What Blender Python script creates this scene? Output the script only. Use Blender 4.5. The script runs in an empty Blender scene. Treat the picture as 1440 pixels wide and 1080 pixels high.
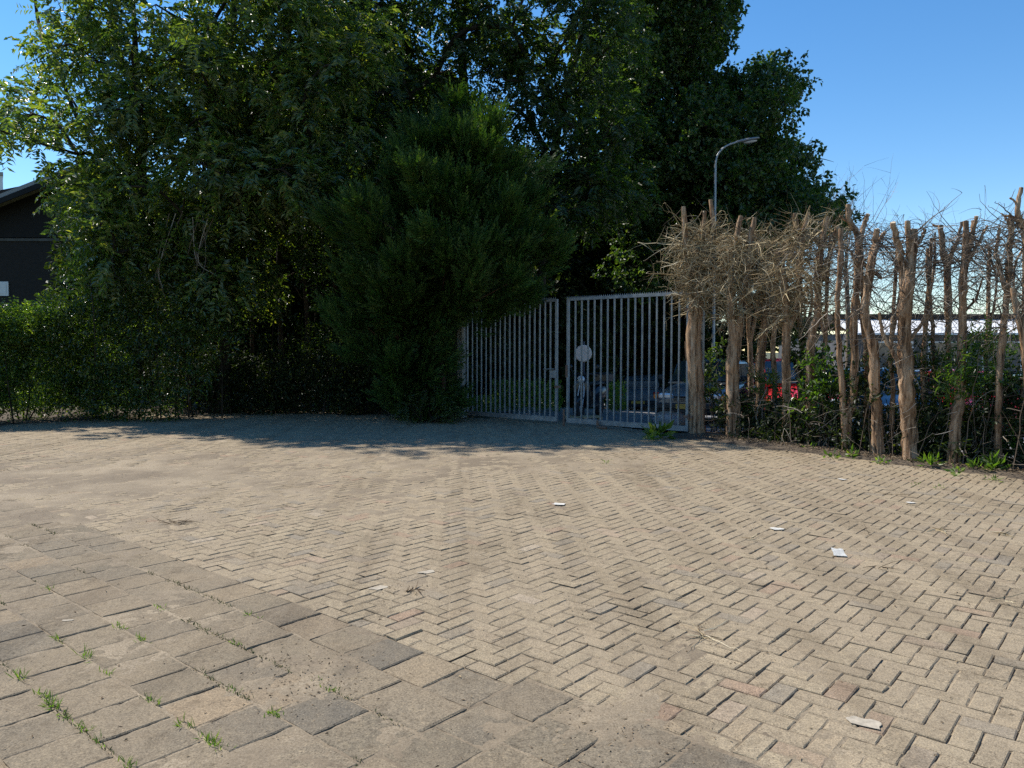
import bpy, math
import numpy as np
from mathutils import Vector

S = bpy.context.scene
COL = S.collection
rng = np.random.default_rng(11)
R = math.radians

# ------------------------------------------------------------------ camera
H, F = 1.58, 1080.0
PITCH = math.atan(47 / F)
cp, sp = math.cos(PITCH), math.sin(PITCH)

def ray(px, py):
    a, b = (px - 720) / F, (540 - py) / F
    return np.array([a, cp + b * sp, -sp + b * cp])

def G(px, py, z=0.0):                     # where a pixel meets the ground
    d = ray(px, py)
    return np.array([0, 0, H]) + d * ((z - H) / d[2])

def P(px, py, Y):                         # the point at distance Y seen at a pixel
    d = ray(px, py)
    return np.array([0, 0, H]) + d * (Y / d[1])

GR, GL = G(968, 612), G(655, 587.5)       # ends of the gate
GB = (GL - GR)[:2]; GLEN = np.linalg.norm(GB); GB = GB / GLEN
GN = np.array([GB[1], -GB[0]])            # pointing away from the camera
if GN[1] < 0: GN = -GN

def gz(x, y):                             # the yard behind the gate falls away gently
    s = (x - GR[0]) * GN[0] + (y - GR[1]) * GN[1]
    return -0.075 * np.clip(s - 3.5, 0, 12.5) - 0.005 * np.clip(s - 16, 0, 40)

# ------------------------------------------------------------------ scene graph
def tag(o, label=None, cat=None, group=None, kind=None):
    if label: o['label'] = label
    if cat: o['category'] = cat
    if group: o['group'] = group
    if kind: o['kind'] = kind
    return o

def thing(name, loc, label, cat, group=None, rz=0.0):
    o = bpy.data.objects.new(name, None); COL.objects.link(o)
    o.location = loc; o.rotation_euler = (0, 0, rz); o.empty_display_size = .2
    return tag(o, label, cat, group)

def children(o): return [c for c in bpy.data.objects if c.parent == o]

def copy_tree(o, parent=None):
    c = o.copy(); COL.objects.link(c); c.parent = parent
    for ch in children(o): copy_tree(ch, c)
    return c

class MB:                                 # collects arrays, builds one mesh
    def __init__(s): s.v, s.f, s.n = [], [], 0
    def add(s, v, f):
        v = np.asarray(v, dtype=np.float64).reshape(-1, 3)
        for a in (f if isinstance(f, list) else [f]):
            s.f.append(np.asarray(a, dtype=np.int64) + s.n)
        s.v.append(v); s.n += len(v); return s
    def build(s, name, mat, parent=None, origin=None, smooth=False):
        v = np.concatenate(s.v)
        if origin is not None: v = v - np.asarray(origin)
        me = bpy.data.meshes.new(name)
        me.vertices.add(len(v)); me.vertices.foreach_set('co', v.astype(np.float32).ravel())
        fl = [a.reshape(len(a), -1) for a in s.f if len(a)]
        li = np.concatenate([a.ravel() for a in fl]).astype(np.int32)
        tot = np.concatenate([np.full(len(a), a.shape[1]) for a in fl])
        st = np.concatenate([[0], np.cumsum(tot)[:-1]]).astype(np.int32)
        me.loops.add(len(li)); me.loops.foreach_set('vertex_index', li)
        me.polygons.add(len(st)); me.polygons.foreach_set('loop_start', st)
        me.update(calc_edges=True)
        me.polygons.foreach_set('use_smooth', np.full(len(st), smooth))
        me.materials.append(mat)
        o = bpy.data.objects.new(name, me); COL.objects.link(o)
        if parent is not None: o.parent = parent
        elif origin is not None: o.location = origin
        return o
    # ---- shapes
    def box(s, x0, x1, y0, y1, z0, z1, b=0.0):
        if b <= 0:
            v = [(x, y, z) for z in (z0, z1) for x, y in ((x0, y0), (x1, y0), (x1, y1), (x0, y1))]
            return s.add(v, np.array([(3, 2, 1, 0), (4, 5, 6, 7), (0, 1, 5, 4), (1, 2, 6, 5), (2, 3, 7, 6), (3, 0, 4, 7)]))
        rings = []
        for z, i in ((z0, b), (z0 + b, 0), (z1 - b, 0), (z1, b)):
            X0, X1, Y0, Y1 = x0 + i, x1 - i, y0 + i, y1 - i
            c = b
            rings.append([(X0 + c, Y0, z), (X1 - c, Y0, z), (X1, Y0 + c, z), (X1, Y1 - c, z), (X1 - c, Y1, z), (X0 + c, Y1, z), (X0, Y1 - c, z), (X0, Y0 + c, z)])
        return s.loft(rings)
    def loft(s, rings, caps=True, closed=True):
        rings = np.asarray(rings, float); n, k = rings.shape[:2]
        i = np.arange(n - 1)[:, None] * k; j = np.arange(k if closed else k - 1)[None]
        jn = (j + 1) % k
        f = np.stack([i + j, i + jn, i + k + jn, i + k + j], -1).reshape(-1, 4)
        s.add(rings.reshape(-1, 3), f)
        if caps:
            s.add(rings[0], [np.arange(k)[::-1][None]]); s.add(rings[-1], [np.arange(k)[None]])
        return s
    def tube(s, pts, rad, k=8, caps=True, ripple=0.0):
        pts = np.asarray(pts, float); n = len(pts)
        rad = np.broadcast_to(np.asarray(rad, float), (n,))
        t = np.gradient(pts, axis=0); t /= np.linalg.norm(t, axis=1)[:, None] + 1e-9
        ref = np.array([0, 0, 1.0]) if abs(t[:, 2]).mean() < .8 else np.array([0, 1.0, 0])
        u = np.cross(t, ref); u /= np.linalg.norm(u, axis=1)[:, None] + 1e-9
        w = np.cross(t, u)
        a = np.arange(k) / k * 2 * math.pi
        rr = rad[:, None] * np.ones((1, k))
        if ripple: rr = rr * (1 + ripple * rng.normal(size=(1, k)) + ripple * .6 * rng.normal(size=(n, k)))
        rings = pts[:, None] + rr[..., None] * (np.cos(a)[None, :, None] * u[:, None] + np.sin(a)[None, :, None] * w[:, None])
        return s.loft(rings, caps)
    def lathe(s, prof, k=24, axis='z', c=(0, 0, 0)):
        a = np.arange(k) / k * 2 * math.pi
        rings = []
        for r, h in prof:
            q = np.stack([r * np.cos(a), r * np.sin(a), np.full(k, h)], -1)
            if axis == 'y': q = q[:, [0, 2, 1]]
            if axis == 'x': q = q[:, [2, 0, 1]]
            rings.append(q + np.asarray(c))
        return s.loft(rings)

def curve(pts, n):                        # Catmull-Rom through points
    p = np.asarray(pts, float)
    if len(p) < 3: return p[0] + (p[-1] - p[0]) * np.linspace(0, 1, n)[:, None]
    q = np.vstack([2 * p[0] - p[1], p, 2 * p[-1] - p[-2]])
    t = np.linspace(0, len(p) - 1 - 1e-6, n); i = t.astype(int); f = (t - i)[:, None]
    a, b, c, d = q[i], q[i + 1], q[i + 2], q[i + 3]
    return .5 * (2 * b + (c - a) * f + (2 * a - 5 * b + 4 * c - d) * f ** 2 + (3 * b - 3 * c + d - a) * f ** 3)

def curve1(vals, n): return np.interp(np.linspace(0, 1, n), np.linspace(0, 1, len(vals)), vals)

def nrm(v): return v / (np.linalg.norm(v, axis=-1, keepdims=True) + 1e-9)

_lat = np.random.default_rng(3).random((256, 256))
def vnoise(x, y, sc, ox=0):
    x = np.asarray(x) * sc + 57.3 + ox; y = np.asarray(y) * sc + 31.7 + ox
    i, j = np.floor(x).astype(int), np.floor(y).astype(int); a, b = x - i, y - j
    a = a * a * (3 - 2 * a); b = b * b * (3 - 2 * b)
    g = lambda p, q: _lat[p % 256, q % 256]
    return (g(i, j) * (1 - a) + g(i + 1, j) * a) * (1 - b) + (g(i, j + 1) * (1 - a) + g(i + 1, j + 1) * a) * b - .5

# ------------------------------------------------------------------ materials
def mat(name):
    m = bpy.data.materials.new(name); m.use_nodes = True
    nt = m.node_tree; return m, nt, nt.nodes['Principled BSDF']

def N(nt, typ, **kw):
    n = nt.nodes.new(typ)
    for k, v in kw.items():
        if k in n.inputs: n.inputs[k].default_value = v
        else: setattr(n, k, v)
    return n

def ramp(nt, src, stops, interp='LINEAR'):
    r = N(nt, 'ShaderNodeValToRGB'); r.color_ramp.interpolation = interp
    e = r.color_ramp.elements
    while len(e) < len(stops): e.new(.5)
    for k, (p, c) in zip(e, stops): k.position = p; k.color = (*c, 1)
    nt.links.new(src, r.inputs[0]); return r.outputs[0]

def mix(nt, fac, a, b, mode='MIX'):
    n = N(nt, 'ShaderNodeMix', data_type='RGBA', blend_type=mode)
    for k, v in ((0, fac), (6, a), (7, b)):
        if isinstance(v, (int, float)): n.inputs[k].default_value = v
        elif isinstance(v, tuple): n.inputs[k].default_value = (*v, 1)
        else: nt.links.new(v, n.inputs[k])
    return n.outputs[2]

def coords(nt, scale=(1, 1, 1), rot=(0, 0, 0)):
    c = N(nt, 'ShaderNodeTexCoord'); m = N(nt, 'ShaderNodeMapping')
    m.inputs['Scale'].default_value = scale; m.inputs['Rotation'].default_value = rot
    nt.links.new(c.outputs['Object'], m.inputs[0]); return m.outputs[0]

def noise(nt, vec, scale, detail=4, rough=.55):
    n = N(nt, 'ShaderNodeTexNoise', Scale=scale, Detail=detail, Roughness=rough)
    nt.links.new(vec, n.inputs['Vector']); return n.outputs[0]

def bump(nt, b, src, strength, dist):
    n = N(nt, 'ShaderNodeBump', Strength=strength, Distance=dist)
    nt.links.new(src, n.inputs['Height']); nt.links.new(n.outputs[0], b.inputs['Normal'])

def paint(name, c, rough=.5, metal=0.0, var=.15, sc=3.0, coat=0.0, bmp=0.0):
    m, nt, b = mat(name)
    v = coords(nt); n = noise(nt, v, sc)
    lo = tuple(x * (1 - var) for x in c); hi = tuple(min(1, x * (1 + var)) for x in c)
    nt.links.new(ramp(nt, n, [(.3, lo), (.7, hi)]), b.inputs['Base Color'])
    b.inputs['Roughness'].default_value = rough; b.inputs['Metallic'].default_value = metal
    b.inputs['Coat Weight'].default_value = coat
    if bmp: bump(nt, b, noise(nt, v, sc * 12), bmp, .004)
    return m

def leafmat(name, stops, transl=.35, rough=.38, spec=.5, tcol=(3.6, 3.9, 1.1)):
    m, nt, b = mat(name)
    g = N(nt, 'ShaderNodeNewGeometry')
    c = ramp(nt, g.outputs['Random Per Island'], stops)
    v = coords(nt); n = noise(nt, v, .9, 2)
    c = mix(nt, .55, c, ramp(nt, n, [(.3, (.55, .6, .55)), (.7, (1.2, 1.15, .9))]), 'MULTIPLY')
    nt.links.new(c, b.inputs['Base Color'])
    b.inputs['Roughness'].default_value = rough; b.inputs['Specular IOR Level'].default_value = spec
    t = N(nt, 'ShaderNodeBsdfTranslucent')
    nt.links.new(mix(nt, 1.0, c, tcol, 'MULTIPLY'), t.inputs[0])
    x = N(nt, 'ShaderNodeMixShader'); x.inputs[0].default_value = transl
    nt.links.new(b.outputs[0], x.inputs[1]); nt.links.new(t.outputs[0], x.inputs[2])
    nt.links.new(x.outputs[0], nt.nodes['Material Output'].inputs[0])
    return m

def bark(name, stops, zs=1.6, sc=14, bmp=.9, dist=.012):
    m, nt, b = mat(name)
    n = noise(nt, coords(nt, (1, 1, .14 / zs)), sc * 1.25, 7, .72)
    v2 = noise(nt, coords(nt, (1, 1, .07)), sc * .9, 4, .6)
    big = noise(nt, coords(nt, (1, 1, .6)), 3.2, 4, .7)
    h = N(nt, 'ShaderNodeMath', operation='ADD'); nt.links.new(n, h.inputs[0]); nt.links.new(v2, h.inputs[1])
    hh = N(nt, 'ShaderNodeMath', operation='MULTIPLY'); hh.inputs[1].default_value = .5; nt.links.new(h.outputs[0], hh.inputs[0])
    c = ramp(nt, hh.outputs[0], stops)
    c = mix(nt, .8, c, ramp(nt, big, [(.32, (.55, .52, .5)), (.5, (1, .98, .95)), (.68, (1.25, 1.08, .92))]), 'MULTIPLY')
    nt.links.new(c, b.inputs['Base Color']); b.inputs['Roughness'].default_value = .9
    b.inputs['Specular IOR Level'].default_value = .2
    bump(nt, b, hh.outputs[0], bmp, dist); return m

def islandmat(name, stops, rough=.85, spec=.2, dust=None, fine=None):
    m, nt, b = mat(name)
    g = N(nt, 'ShaderNodeNewGeometry')
    c = ramp(nt, g.outputs['Random Per Island'], stops)
    nt.links.new(c, b.inputs['Base Color']); b.inputs['Roughness'].default_value = rough
    b.inputs['Specular IOR Level'].default_value = spec
    return m

def paver(name, stops, dustc, speck=260., stain=.5):
    m, nt, b = mat(name)
    g = N(nt, 'ShaderNodeNewGeometry')
    c = ramp(nt, g.outputs['Random Per Island'], stops)
    v = coords(nt)
    mot = noise(nt, v, 24, 6, .72); gr = noise(nt, v, speck, 3, .75)
    c = mix(nt, .9, c, ramp(nt, mot, [(.30, (.62, .60, .57)), (.48, (1, 1, 1)), (.68, (1.28, 1.25, 1.18))]), 'MULTIPLY')
    c = mix(nt, .95, c, ramp(nt, gr, [(.34, (.40, .38, .36)), (.46, (.92, .92, .92)), (.58, (1.1, 1.1, 1.1)), (.70, (1.75, 1.7, 1.6))]), 'MULTIPLY')
    # pale aggregate grains
    vo = N(nt, 'ShaderNodeTexVoronoi', Scale=speck * .45); nt.links.new(v, vo.inputs['Vector'])
    c = mix(nt, ramp(nt, vo.outputs['Distance'], [(.10, (.55, .55, .55)), (.20, (0, 0, 0))]), c, tuple(min(.6, x * 1.6) for x in dustc))
    d = N(nt, 'ShaderNodeMath', operation='MULTIPLY'); d.inputs[1].default_value = stain
    nt.links.new(ramp(nt, noise(nt, v, .7, 7, .72), [(.40, (0, 0, 0)), (.62, (1, 1, 1))]), d.inputs[0])
    c = mix(nt, d.outputs[0], c, mix(nt, .8, dustc, ramp(nt, gr, [(.3, (.6, .6, .6)), (.7, (1.35, 1.35, 1.35))]), 'MULTIPLY'))
    st = ramp(nt, noise(nt, v, 3.2, 7, .78), [(.30, (.50, .48, .46)), (.45, (1, 1, 1))])
    c = mix(nt, .7, c, st, 'MULTIPLY')
    tr_ = noise(nt, coords(nt, (1.5, .22, 1), (0, 0, R(14))), 1.3, 5, .7)
    c = mix(nt, .65, c, ramp(nt, tr_, [(.36, (.68, .66, .64)), (.5, (1, 1, 1)), (.66, (1.10, 1.09, 1.07))]), 'MULTIPLY')
    nt.links.new(c, b.inputs['Base Color'])
    b.inputs['Roughness'].default_value = .9; b.inputs['Specular IOR Level'].default_value = .2
    hs = N(nt, 'ShaderNodeMath', operation='ADD'); nt.links.new(gr, hs.inputs[0]); nt.links.new(mot, hs.inputs[1])
    bump(nt, b, hs.outputs[0], .8, .005)
    return m

M = {}
M['brick'] = paver('brick_paver', [(0, (0.246, 0.198, 0.134)), (0.25, (0.298, 0.239, 0.162)), (0.5, (0.265, 0.213, 0.142)), (0.75, (0.308, 0.25, 0.168)), (0.87, (0.278, 0.218, 0.145)), (0.91, (0.238, 0.2, 0.147)), (0.945, (0.222, 0.191, 0.147)), (0.965, (0.275, 0.206, 0.14)), (0.985, (0.284, 0.197, 0.136)), (1, (0.343, 0.283, 0.206))], (0.305, 0.243, 0.164), 130., .6)
M['tile'] = paver('concrete_tile', [(0, (0.135, 0.116, 0.085)), (0.3, (0.203, 0.166, 0.115)), (0.55, (0.167, 0.142, 0.105)), (0.8, (0.248, 0.195, 0.129)), (0.92, (0.116, 0.105, 0.085)), (1, (0.278, 0.21, 0.135))], (0.255, 0.197, 0.128), 110., .6)
m_, nt, b = mat('joint_sand'); v = coords(nt)
c = ramp(nt, noise(nt, v, 60, 6, .75), [(.3, (.08, .06, .038)), (.7, (.24, .185, .12))])
c = mix(nt, ramp(nt, noise(nt, v, .8, 5, .65), [(.4, (0, 0, 0)), (.62, (1, 1, 1))]), c, ramp(nt, noise(nt, v, 110, 4, .75), [(.30, (.11, .083, .05)), (.48, (.25, .195, .125)), (.66, (.40, .325, .225))]))
nt.links.new(c, b.inputs['Base Color']); b.inputs['Roughness'].default_value = .95; bump(nt, b, noise(nt, v, 160, 4, .7), .6, .004)
M['sand'] = m_
m_, nt, b = mat('soil'); v = coords(nt)
c = ramp(nt, noise(nt, v, 14, 7, .75), [(.3, (.035, .026, .018)), (.55, (.10, .075, .05)), (.75, (.19, .15, .10))])
nt.links.new(c, b.inputs['Base Color']); b.inputs['Roughness'].default_value = .97; bump(nt, b, noise(nt, v, 45, 6, .75), .9, .02)
M['soil'] = m_
m_, nt, b = mat('rough_ground'); v = coords(nt)
c = ramp(nt, noise(nt, v, 3, 7, .7), [(.35, (.045, .06, .02)), (.6, (.085, .08, .04)), (.75, (.14, .115, .075))])
nt.links.new(c, b.inputs['Base Color']); b.inputs['Roughness'].default_value = .97
M['ground'] = m_
m_, nt, b = mat('asphalt'); v = coords(nt)
c = ramp(nt, noise(nt, v, 6, 8, .8), [(.3, (.13, .13, .13)), (.6, (.21, .205, .20)), (.8, (.30, .29, .27))])
nt.links.new(c, b.inputs['Base Color']); b.inputs['Roughness'].default_value = .9; bump(nt, b, noise(nt, v, 90, 4, .7), .5, .004)
M['road'] = m_

M['pinnate'] = leafmat('pinnate_leaf', [(0, (0.04, 0.068, 0.02)), (0.5, (0.066, 0.101, 0.031)), (0.85, (0.102, 0.133, 0.037)), (1, (0.222, 0.212, 0.06))], .34, .34, .6)
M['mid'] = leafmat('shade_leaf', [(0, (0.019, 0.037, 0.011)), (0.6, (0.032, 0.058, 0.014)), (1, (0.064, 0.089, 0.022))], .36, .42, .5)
M['maple'] = leafmat('maple_leaf', [(0, (0.021, 0.046, 0.013)), (0.6, (0.037, 0.073, 0.019)), (1, (0.094, 0.126, 0.031))], .26, .42, .45)
M['hedge'] = leafmat('hedge_leaf', [(0, (0.034, 0.068, 0.013)), (0.5, (0.056, 0.099, 0.019)), (0.85, (0.095, 0.146, 0.022)), (1, (0.205, 0.243, 0.034))], .34, .33, .6)
M['shrub'] = leafmat('shrub_leaf', [(0, (0.022, 0.044, 0.008)), (0.5, (0.037, 0.065, 0.012)), (0.85, (0.062, 0.096, 0.015)), (1, (0.134, 0.159, 0.022))], .3, .3, .65)
M['conifer'] = leafmat('conifer_spray', [(0, (0.023, 0.052, 0.011)), (0.6, (0.034, 0.078, 0.015)), (0.85, (0.044, 0.079, 0.017)), (1, (0.09, 0.121, 0.028))], .18, .6, .3)
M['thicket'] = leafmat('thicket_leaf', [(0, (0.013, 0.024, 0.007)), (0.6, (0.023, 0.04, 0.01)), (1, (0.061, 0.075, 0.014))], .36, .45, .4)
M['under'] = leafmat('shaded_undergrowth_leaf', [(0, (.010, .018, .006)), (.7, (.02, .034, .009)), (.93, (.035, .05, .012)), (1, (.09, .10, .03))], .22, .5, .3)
M['weed'] = leafmat('weed_leaf', [(0, (.05, .095, .018)), (.6, (.085, .15, .03)), (1, (.15, .19, .05))], .35, .45, .4)
M['sapling'] = leafmat('sapling_leaf', [(0, (0.025, 0.055, 0.01)), (0.6, (0.047, 0.093, 0.017)), (1, (0.093, 0.136, 0.025))], .4, .35, .5)
M['drygrass'] = islandmat('dry_grass', [(0, (.10, .13, .03)), (.5, (.16, .16, .06)), (1, (.30, .25, .12))])
M['trunk'] = bark('tree_bark', [(.38, (.014, .011, .008)), (.5, (.035, .028, .021)), (.64, (.065, .054, .04))])
M['redbark'] = bark('conifer_bark', [(.38, (.03, .018, .012)), (.5, (.075, .046, .03)), (.64, (.13, .09, .06))])
M['pollard'] = bark('stripped_bark', [(.38, (.035, .021, .013)), (.44, (.18, .108, .062)), (.51, (.35, .23, .14)), (.59, (.48, .35, .235)), (.70, (.62, .51, .38))], 1.0, 16, 1.0, .03)
M['cutwood'] = paint('cut_wood', (.55, .43, .29), .9, 0, .2, 30)
M['drytwig'] = islandmat('dry_twig', [(0, (.12, .08, .042)), (.3, (.26, .19, .105)), (.7, (.42, .335, .19)), (1, (.60, .52, .36))])
M['greytwig'] = islandmat('grey_twig', [(0, (.06, .046, .034)), (.45, (.13, .10, .075)), (.8, (.22, .18, .135)), (1, (.40, .35, .29))])
M['deadleaf'] = islandmat('dead_leaf', [(0, (.07, .045, .025)), (.5, (.16, .11, .065)), (1, (.30, .23, .14))])
M['galv'] = paint('galvanised_steel', (.21, .225, .23), .55, .3, .3, 9)
M['rust'] = paint('rusty_steel', (.17, .105, .075), .8, .2, .3, 25)
M['concrete'] = paint('concrete', (.33, .32, .29), .9, 0, .25, 6, bmp=.4)
M['lamp'] = paint('lamp_steel', (.30, .315, .325), .5, .5, .12, 3)
M['lamphead'] = paint('lamp_housing', (.22, .23, .24), .5, .2, .1, 5)
M['glassy'] = paint('lamp_glass', (.5, .5, .48), .15, 0, .05, 5)
M['black'] = paint('black_plastic', (.02, .023, .028), .22, 0, .2, 6)
M['rubber'] = paint('rubber', (.018, .018, .018), .85, 0, .2, 10)
M['rim'] = paint('alloy', (.42, .42, .43), .4, .7, .1, 10)
M['carglass'] = paint('car_glass', (.02, .028, .032), .06, 0, .1, 3)
M['signback'] = paint('sign_plate', (.62, .54, .50), .6, .1, .12, 12)
M['bluepost'] = paint('dark_post', (.03, .04, .07), .6, .1, .2, 6)
M['wood'] = paint('board_wood', (.42, .31, .17), .85, 0, .3, 9)
M['red'] = paint('red_paint', (.55, .022, .03), .3, 0, .06, 2, .6)
M['blue'] = paint('blue_grey_paint', (.09, .13, .17), .4, .1, .08, 2, .4)
M['grey'] = paint('silver_grey_paint', (.15, .155, .165), .35, .3, .06, 2, .5)
M['green'] = paint('pale_green_paint', (.42, .58, .50), .3, .1, .06, 2, .5)
M['whitecar'] = paint('white_paint', (.74, .75, .76), .3, 0, .04, 2, .5)
M['plate'] = paint('yellow_plate', (.42, .27, .04), .5, 0, .05, 4)
M['orange'] = paint('orange_lens', (.80, .22, .02), .2, 0, .1, 9)
M['headlight'] = paint('headlight_lens', (.72, .74, .76), .12, .2, .05, 9)
M['taillight'] = paint('tail_light_lens', (.45, .01, .01), .15, 0, .1, 9)
M['trim'] = paint('black_trim', (.02, .02, .021), .6, 0, .2, 9)
M['paper'] = paint('paper', (.52, .50, .45), .85, 0, .22, 45)
M['chip'] = paint('pale_stone', (.36, .31, .235), .9, 0, .25, 30)
M['stone'] = paint('grey_boulder', (.30, .31, .32), .9, 0, .3, 5, bmp=.5)
M['roofgrey'] = paint('roof_tile', (.30, .29, .28), .9, 0, .4, 40, bmp=.8)
M['darkboard'] = paint('dark_boarding', (.008, .0075, .007), .9, 0, .3, 4)
M['bandgrey'] = paint('band_concrete', (.09, .088, .08), .9, 0, .3, 6)
M['white'] = paint('white_cladding', (.74, .74, .73), .7, 0, .06, 2)
M['winglass'] = paint('window_glass', (.05, .07, .09), .08, 0, .1, 2)
M['darkwall'] = paint('dark_cladding', (.075, .075, .078), .8, 0, .2, 1.5)
m_, nt, b = mat('dark_brick_wall'); v = coords(nt, (1, 1, 1), (R(90), 0, 0))
br = N(nt, 'ShaderNodeTexBrick', Scale=4.5); nt.links.new(v, br.inputs['Vector'])
br.inputs['Color1'].default_value = (.012, .010, .008, 1); br.inputs['Color2'].default_value = (.020, .016, .013, 1); br.inputs['Mortar'].default_value = (.022, .02, .018, 1)
nt.links.new(br.outputs[0], b.inputs['Base Color']); b.inputs['Roughness'].default_value = .9
M['brickwall'] = m_

# ------------------------------------------------------------------ paving
A_ANG = R(49.5)
AD = np.array([math.cos(A_ANG), math.sin(A_ANG)]); BD = np.array([-AD[1], AD[0]])
O2 = G(720.9, 962)[:2]
def uv2w(u, v): return O2[0] + u * AD[0] + v * BD[0], O2[1] + u * AD[1] + v * BD[1]

HB0, HB1 = G(985, 616)[:2], G(1450, 672)[:2]        # foot of the pollard row
HD = (HB1 - HB0) / np.linalg.norm(HB1 - HB0); HNV = np.array([-HD[1], HD[0]])
if HNV[1] < 0: HNV = -HNV
def hedge_s(x, y): return (x - HB0[0]) * HNV[0] + (y - HB0[1]) * HNV[1]
LB = [G(-260, 612)[:2], G(0, 599)[:2], G(240, 583)[:2], G(450, 577)[:2], G(600, 588)[:2], G(660, 590)[:2]]
def left_y(x): return np.interp(x, [p[0] for p in LB], [p[1] for p in LB])

def relief(x, y):                                  # gentle sag and heave of the old paving
    return .018 * vnoise(x, y, .45) + .008 * vnoise(x, y, 1.3, 9)

def slabs(rects, dep=.04, jz=.0016, jr=.009, tilt=.008, bev=.006):
    r = np.asarray(rects, float); n = len(r)
    u = (r[:, 0] + r[:, 1]) / 2; v_ = (r[:, 2] + r[:, 3]) / 2
    hu = (r[:, 1] - r[:, 0]) / 2; hv = (r[:, 3] - r[:, 2]) / 2
    sg = np.array([(-1, -1), (1, -1), (1, 1), (-1, 1)])
    lu = hu[:, None] * sg[:, 0]; lv = hv[:, None] * sg[:, 1]
    x, y = uv2w(u, v_); zc = relief(x, y) + rng.normal(0, jz, n)
    ang = rng.normal(0, jr, n); ca, sa = np.cos(ang), np.sin(ang)
    tu, tv = rng.normal(0, tilt, n), rng.normal(0, tilt, n)
    out = []
    for lev, ins, dz in ((0, bev, 0), (1, 0, -bev * .8), (2, 0, -dep)):
        a = lu - ins * sg[:, 0]; b = lv - ins * sg[:, 1]
        if lev < 2:
            wr = .0015 * (1 + 3.2 * (rng.random((n, 1)) < .16))
            a = a - sg[:, 0] * abs(rng.normal(0, 1, a.shape)) * wr; b = b - sg[:, 1] * abs(rng.normal(0, 1, b.shape)) * wr
        uu = u[:, None] + a * ca[:, None] - b * sa[:, None]; vv = v_[:, None] + a * sa[:, None] + b * ca[:, None]
        X, Y = uv2w(uu, vv)
        Z = zc[:, None] + dz + a * tu[:, None] + b * tv[:, None] + (rng.normal(0, .0006, a.shape) if lev == 0 else 0)
        out.append(np.stack([X, Y, Z], -1))
    V = np.stack(out, 1).reshape(n, 12, 3)
    q = [(0, 1, 2, 3)]
    for l in (0, 4):
        for k in range(4):
            q.append((l + k, l + 4 + k, l + 4 + (k + 1) % 4, l + (k + 1) % 4))
    q = np.array(q)
    return V.reshape(-1, 3), (np.arange(n)[:, None, None] * 12 + q[None]).reshape(-1, 4)

def inside(x, y):
    return (np.abs(x) < .80 * y + 2.2) & (y > .9) & (y < left_y(x) + .25) & (hedge_s(x, y) < -.16) & (((x - GR[0]) * GN[0] + (y - GR[1]) * GN[1]) < 1.1)

W, J = .105, .0036
rects = []
for i in range(-40, 190):
    for j in range(-110, 260):
        k = (i - j) % 4
        if k == 0: u0, u1, v0, v1 = i, i + 2, j, j + 1
        elif k == 3: u0, u1, v0, v1 = i, i + 1, j, j + 2
        else: continue
        u0, u1, v0, v1 = u0 * W, u1 * W, v0 * W, v1 * W
        lim = .0 if v1 > .02 else .09
        u0 = max(u0, lim)
        if u1 - u0 < .03: continue
        x, y = uv2w((u0 + u1) / 2, (v0 + v1) / 2)
        if not inside(x, y): continue
        g = J / 2 * (1 + .5 * rng.random())
        rects.append((u0 + g * 1.15, u1 - g * 1.15, v0 + g * .8, v1 - g * .8))
mb = MB(); mb.add(*slabs(rects))
tag(mb.build('paved_yard', M['brick']), 'sunlit tan concrete bricks laid in herringbone across the yard', kind='structure')
T = .30; rects = []
for r in range(0, 60):
    off = (r % 2) * .5 * T + rng.normal(0, .008)
    for c in range(0, 60):
        rects.append((-(r + 1) * T, -r * T, c * T + (off if c else 0), (c + 1) * T + off))
for r in range(0, 22):
    off = .08 + (0 if r == 0 else [0, .14, .05, .2][r % 4])
    rects.append((-.3 + off if r else -.22, off if r else .085, -(r + 1) * T, -r * T)) if r == 0 else None
    lim = .085
    for c in range(-1, 40):
        a1 = lim - c * T - (off if r else 0) + (0 if r else 0); a0 = a1 - T
        a1 = min(a1, lim)
        if r == 0 and c < 1: continue
        if a1 - a0 > .05: rects.append((a0, a1, -(r + 1) * T, -r * T))
rr = []
for (a, b_, c, d) in rects:
    x, y = uv2w((a + b_) / 2, (c + d) / 2)
    if inside(x, y):
        g = .0035 * (1 + .5 * rng.random()); rr.append((a + g, b_ - g, c + g, d - g))
mb = MB(); mb.add(*slabs(rr, .05, .0018, .006, .005, .006))
tag(mb.build('tiled_path', M['tile']), 'weathered grey square concrete tiles with weedy joints', kind='structure')

def grid(x0, x1, y0, y1, st, zf, keep=None):
    xs = np.arange(x0, x1 + st, st); ys = np.arange(y0, y1 + st, st)
    X, Y = np.meshgrid(xs, ys); Z = zf(X, Y)
    n, k = X.shape; idx = np.arange(n * k).reshape(n, k)
    f = np.stack([idx[:-1, :-1], idx[:-1, 1:], idx[1:, 1:], idx[1:, :-1]], -1).reshape(-1, 4)
    V = np.stack([X, Y, Z], -1).reshape(-1, 3)
    if keep is not None:
        c = V[f].mean(1); f = f[keep(c[:, 0], c[:, 1])]
        use = np.unique(f); mp = np.zeros(len(V), int); mp[use] = np.arange(len(use)); V = V[use]; f = mp[f]
    return V, f
PATCH = [(G(430, 955), .26, .013), (G(470, 940), .16, .009), (G(850, 1025), .20, .009), (G(905, 985), .2, .007), (G(985, 900), .22, .006), (G(1100, 1040), .2, .005), (G(255, 735), .6, .007),
         (G(120, 690), 1.6, .009), (G(330, 660), 2.2, .010), (G(700, 640), 1.8, .009), (G(850, 650), 1.6, .008), (G(585, 832), .22, .010), (G(1235, 790), .3, .008), (G(40, 660), 2.2, .009), (G(560, 690), 1.3, .006)]
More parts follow.
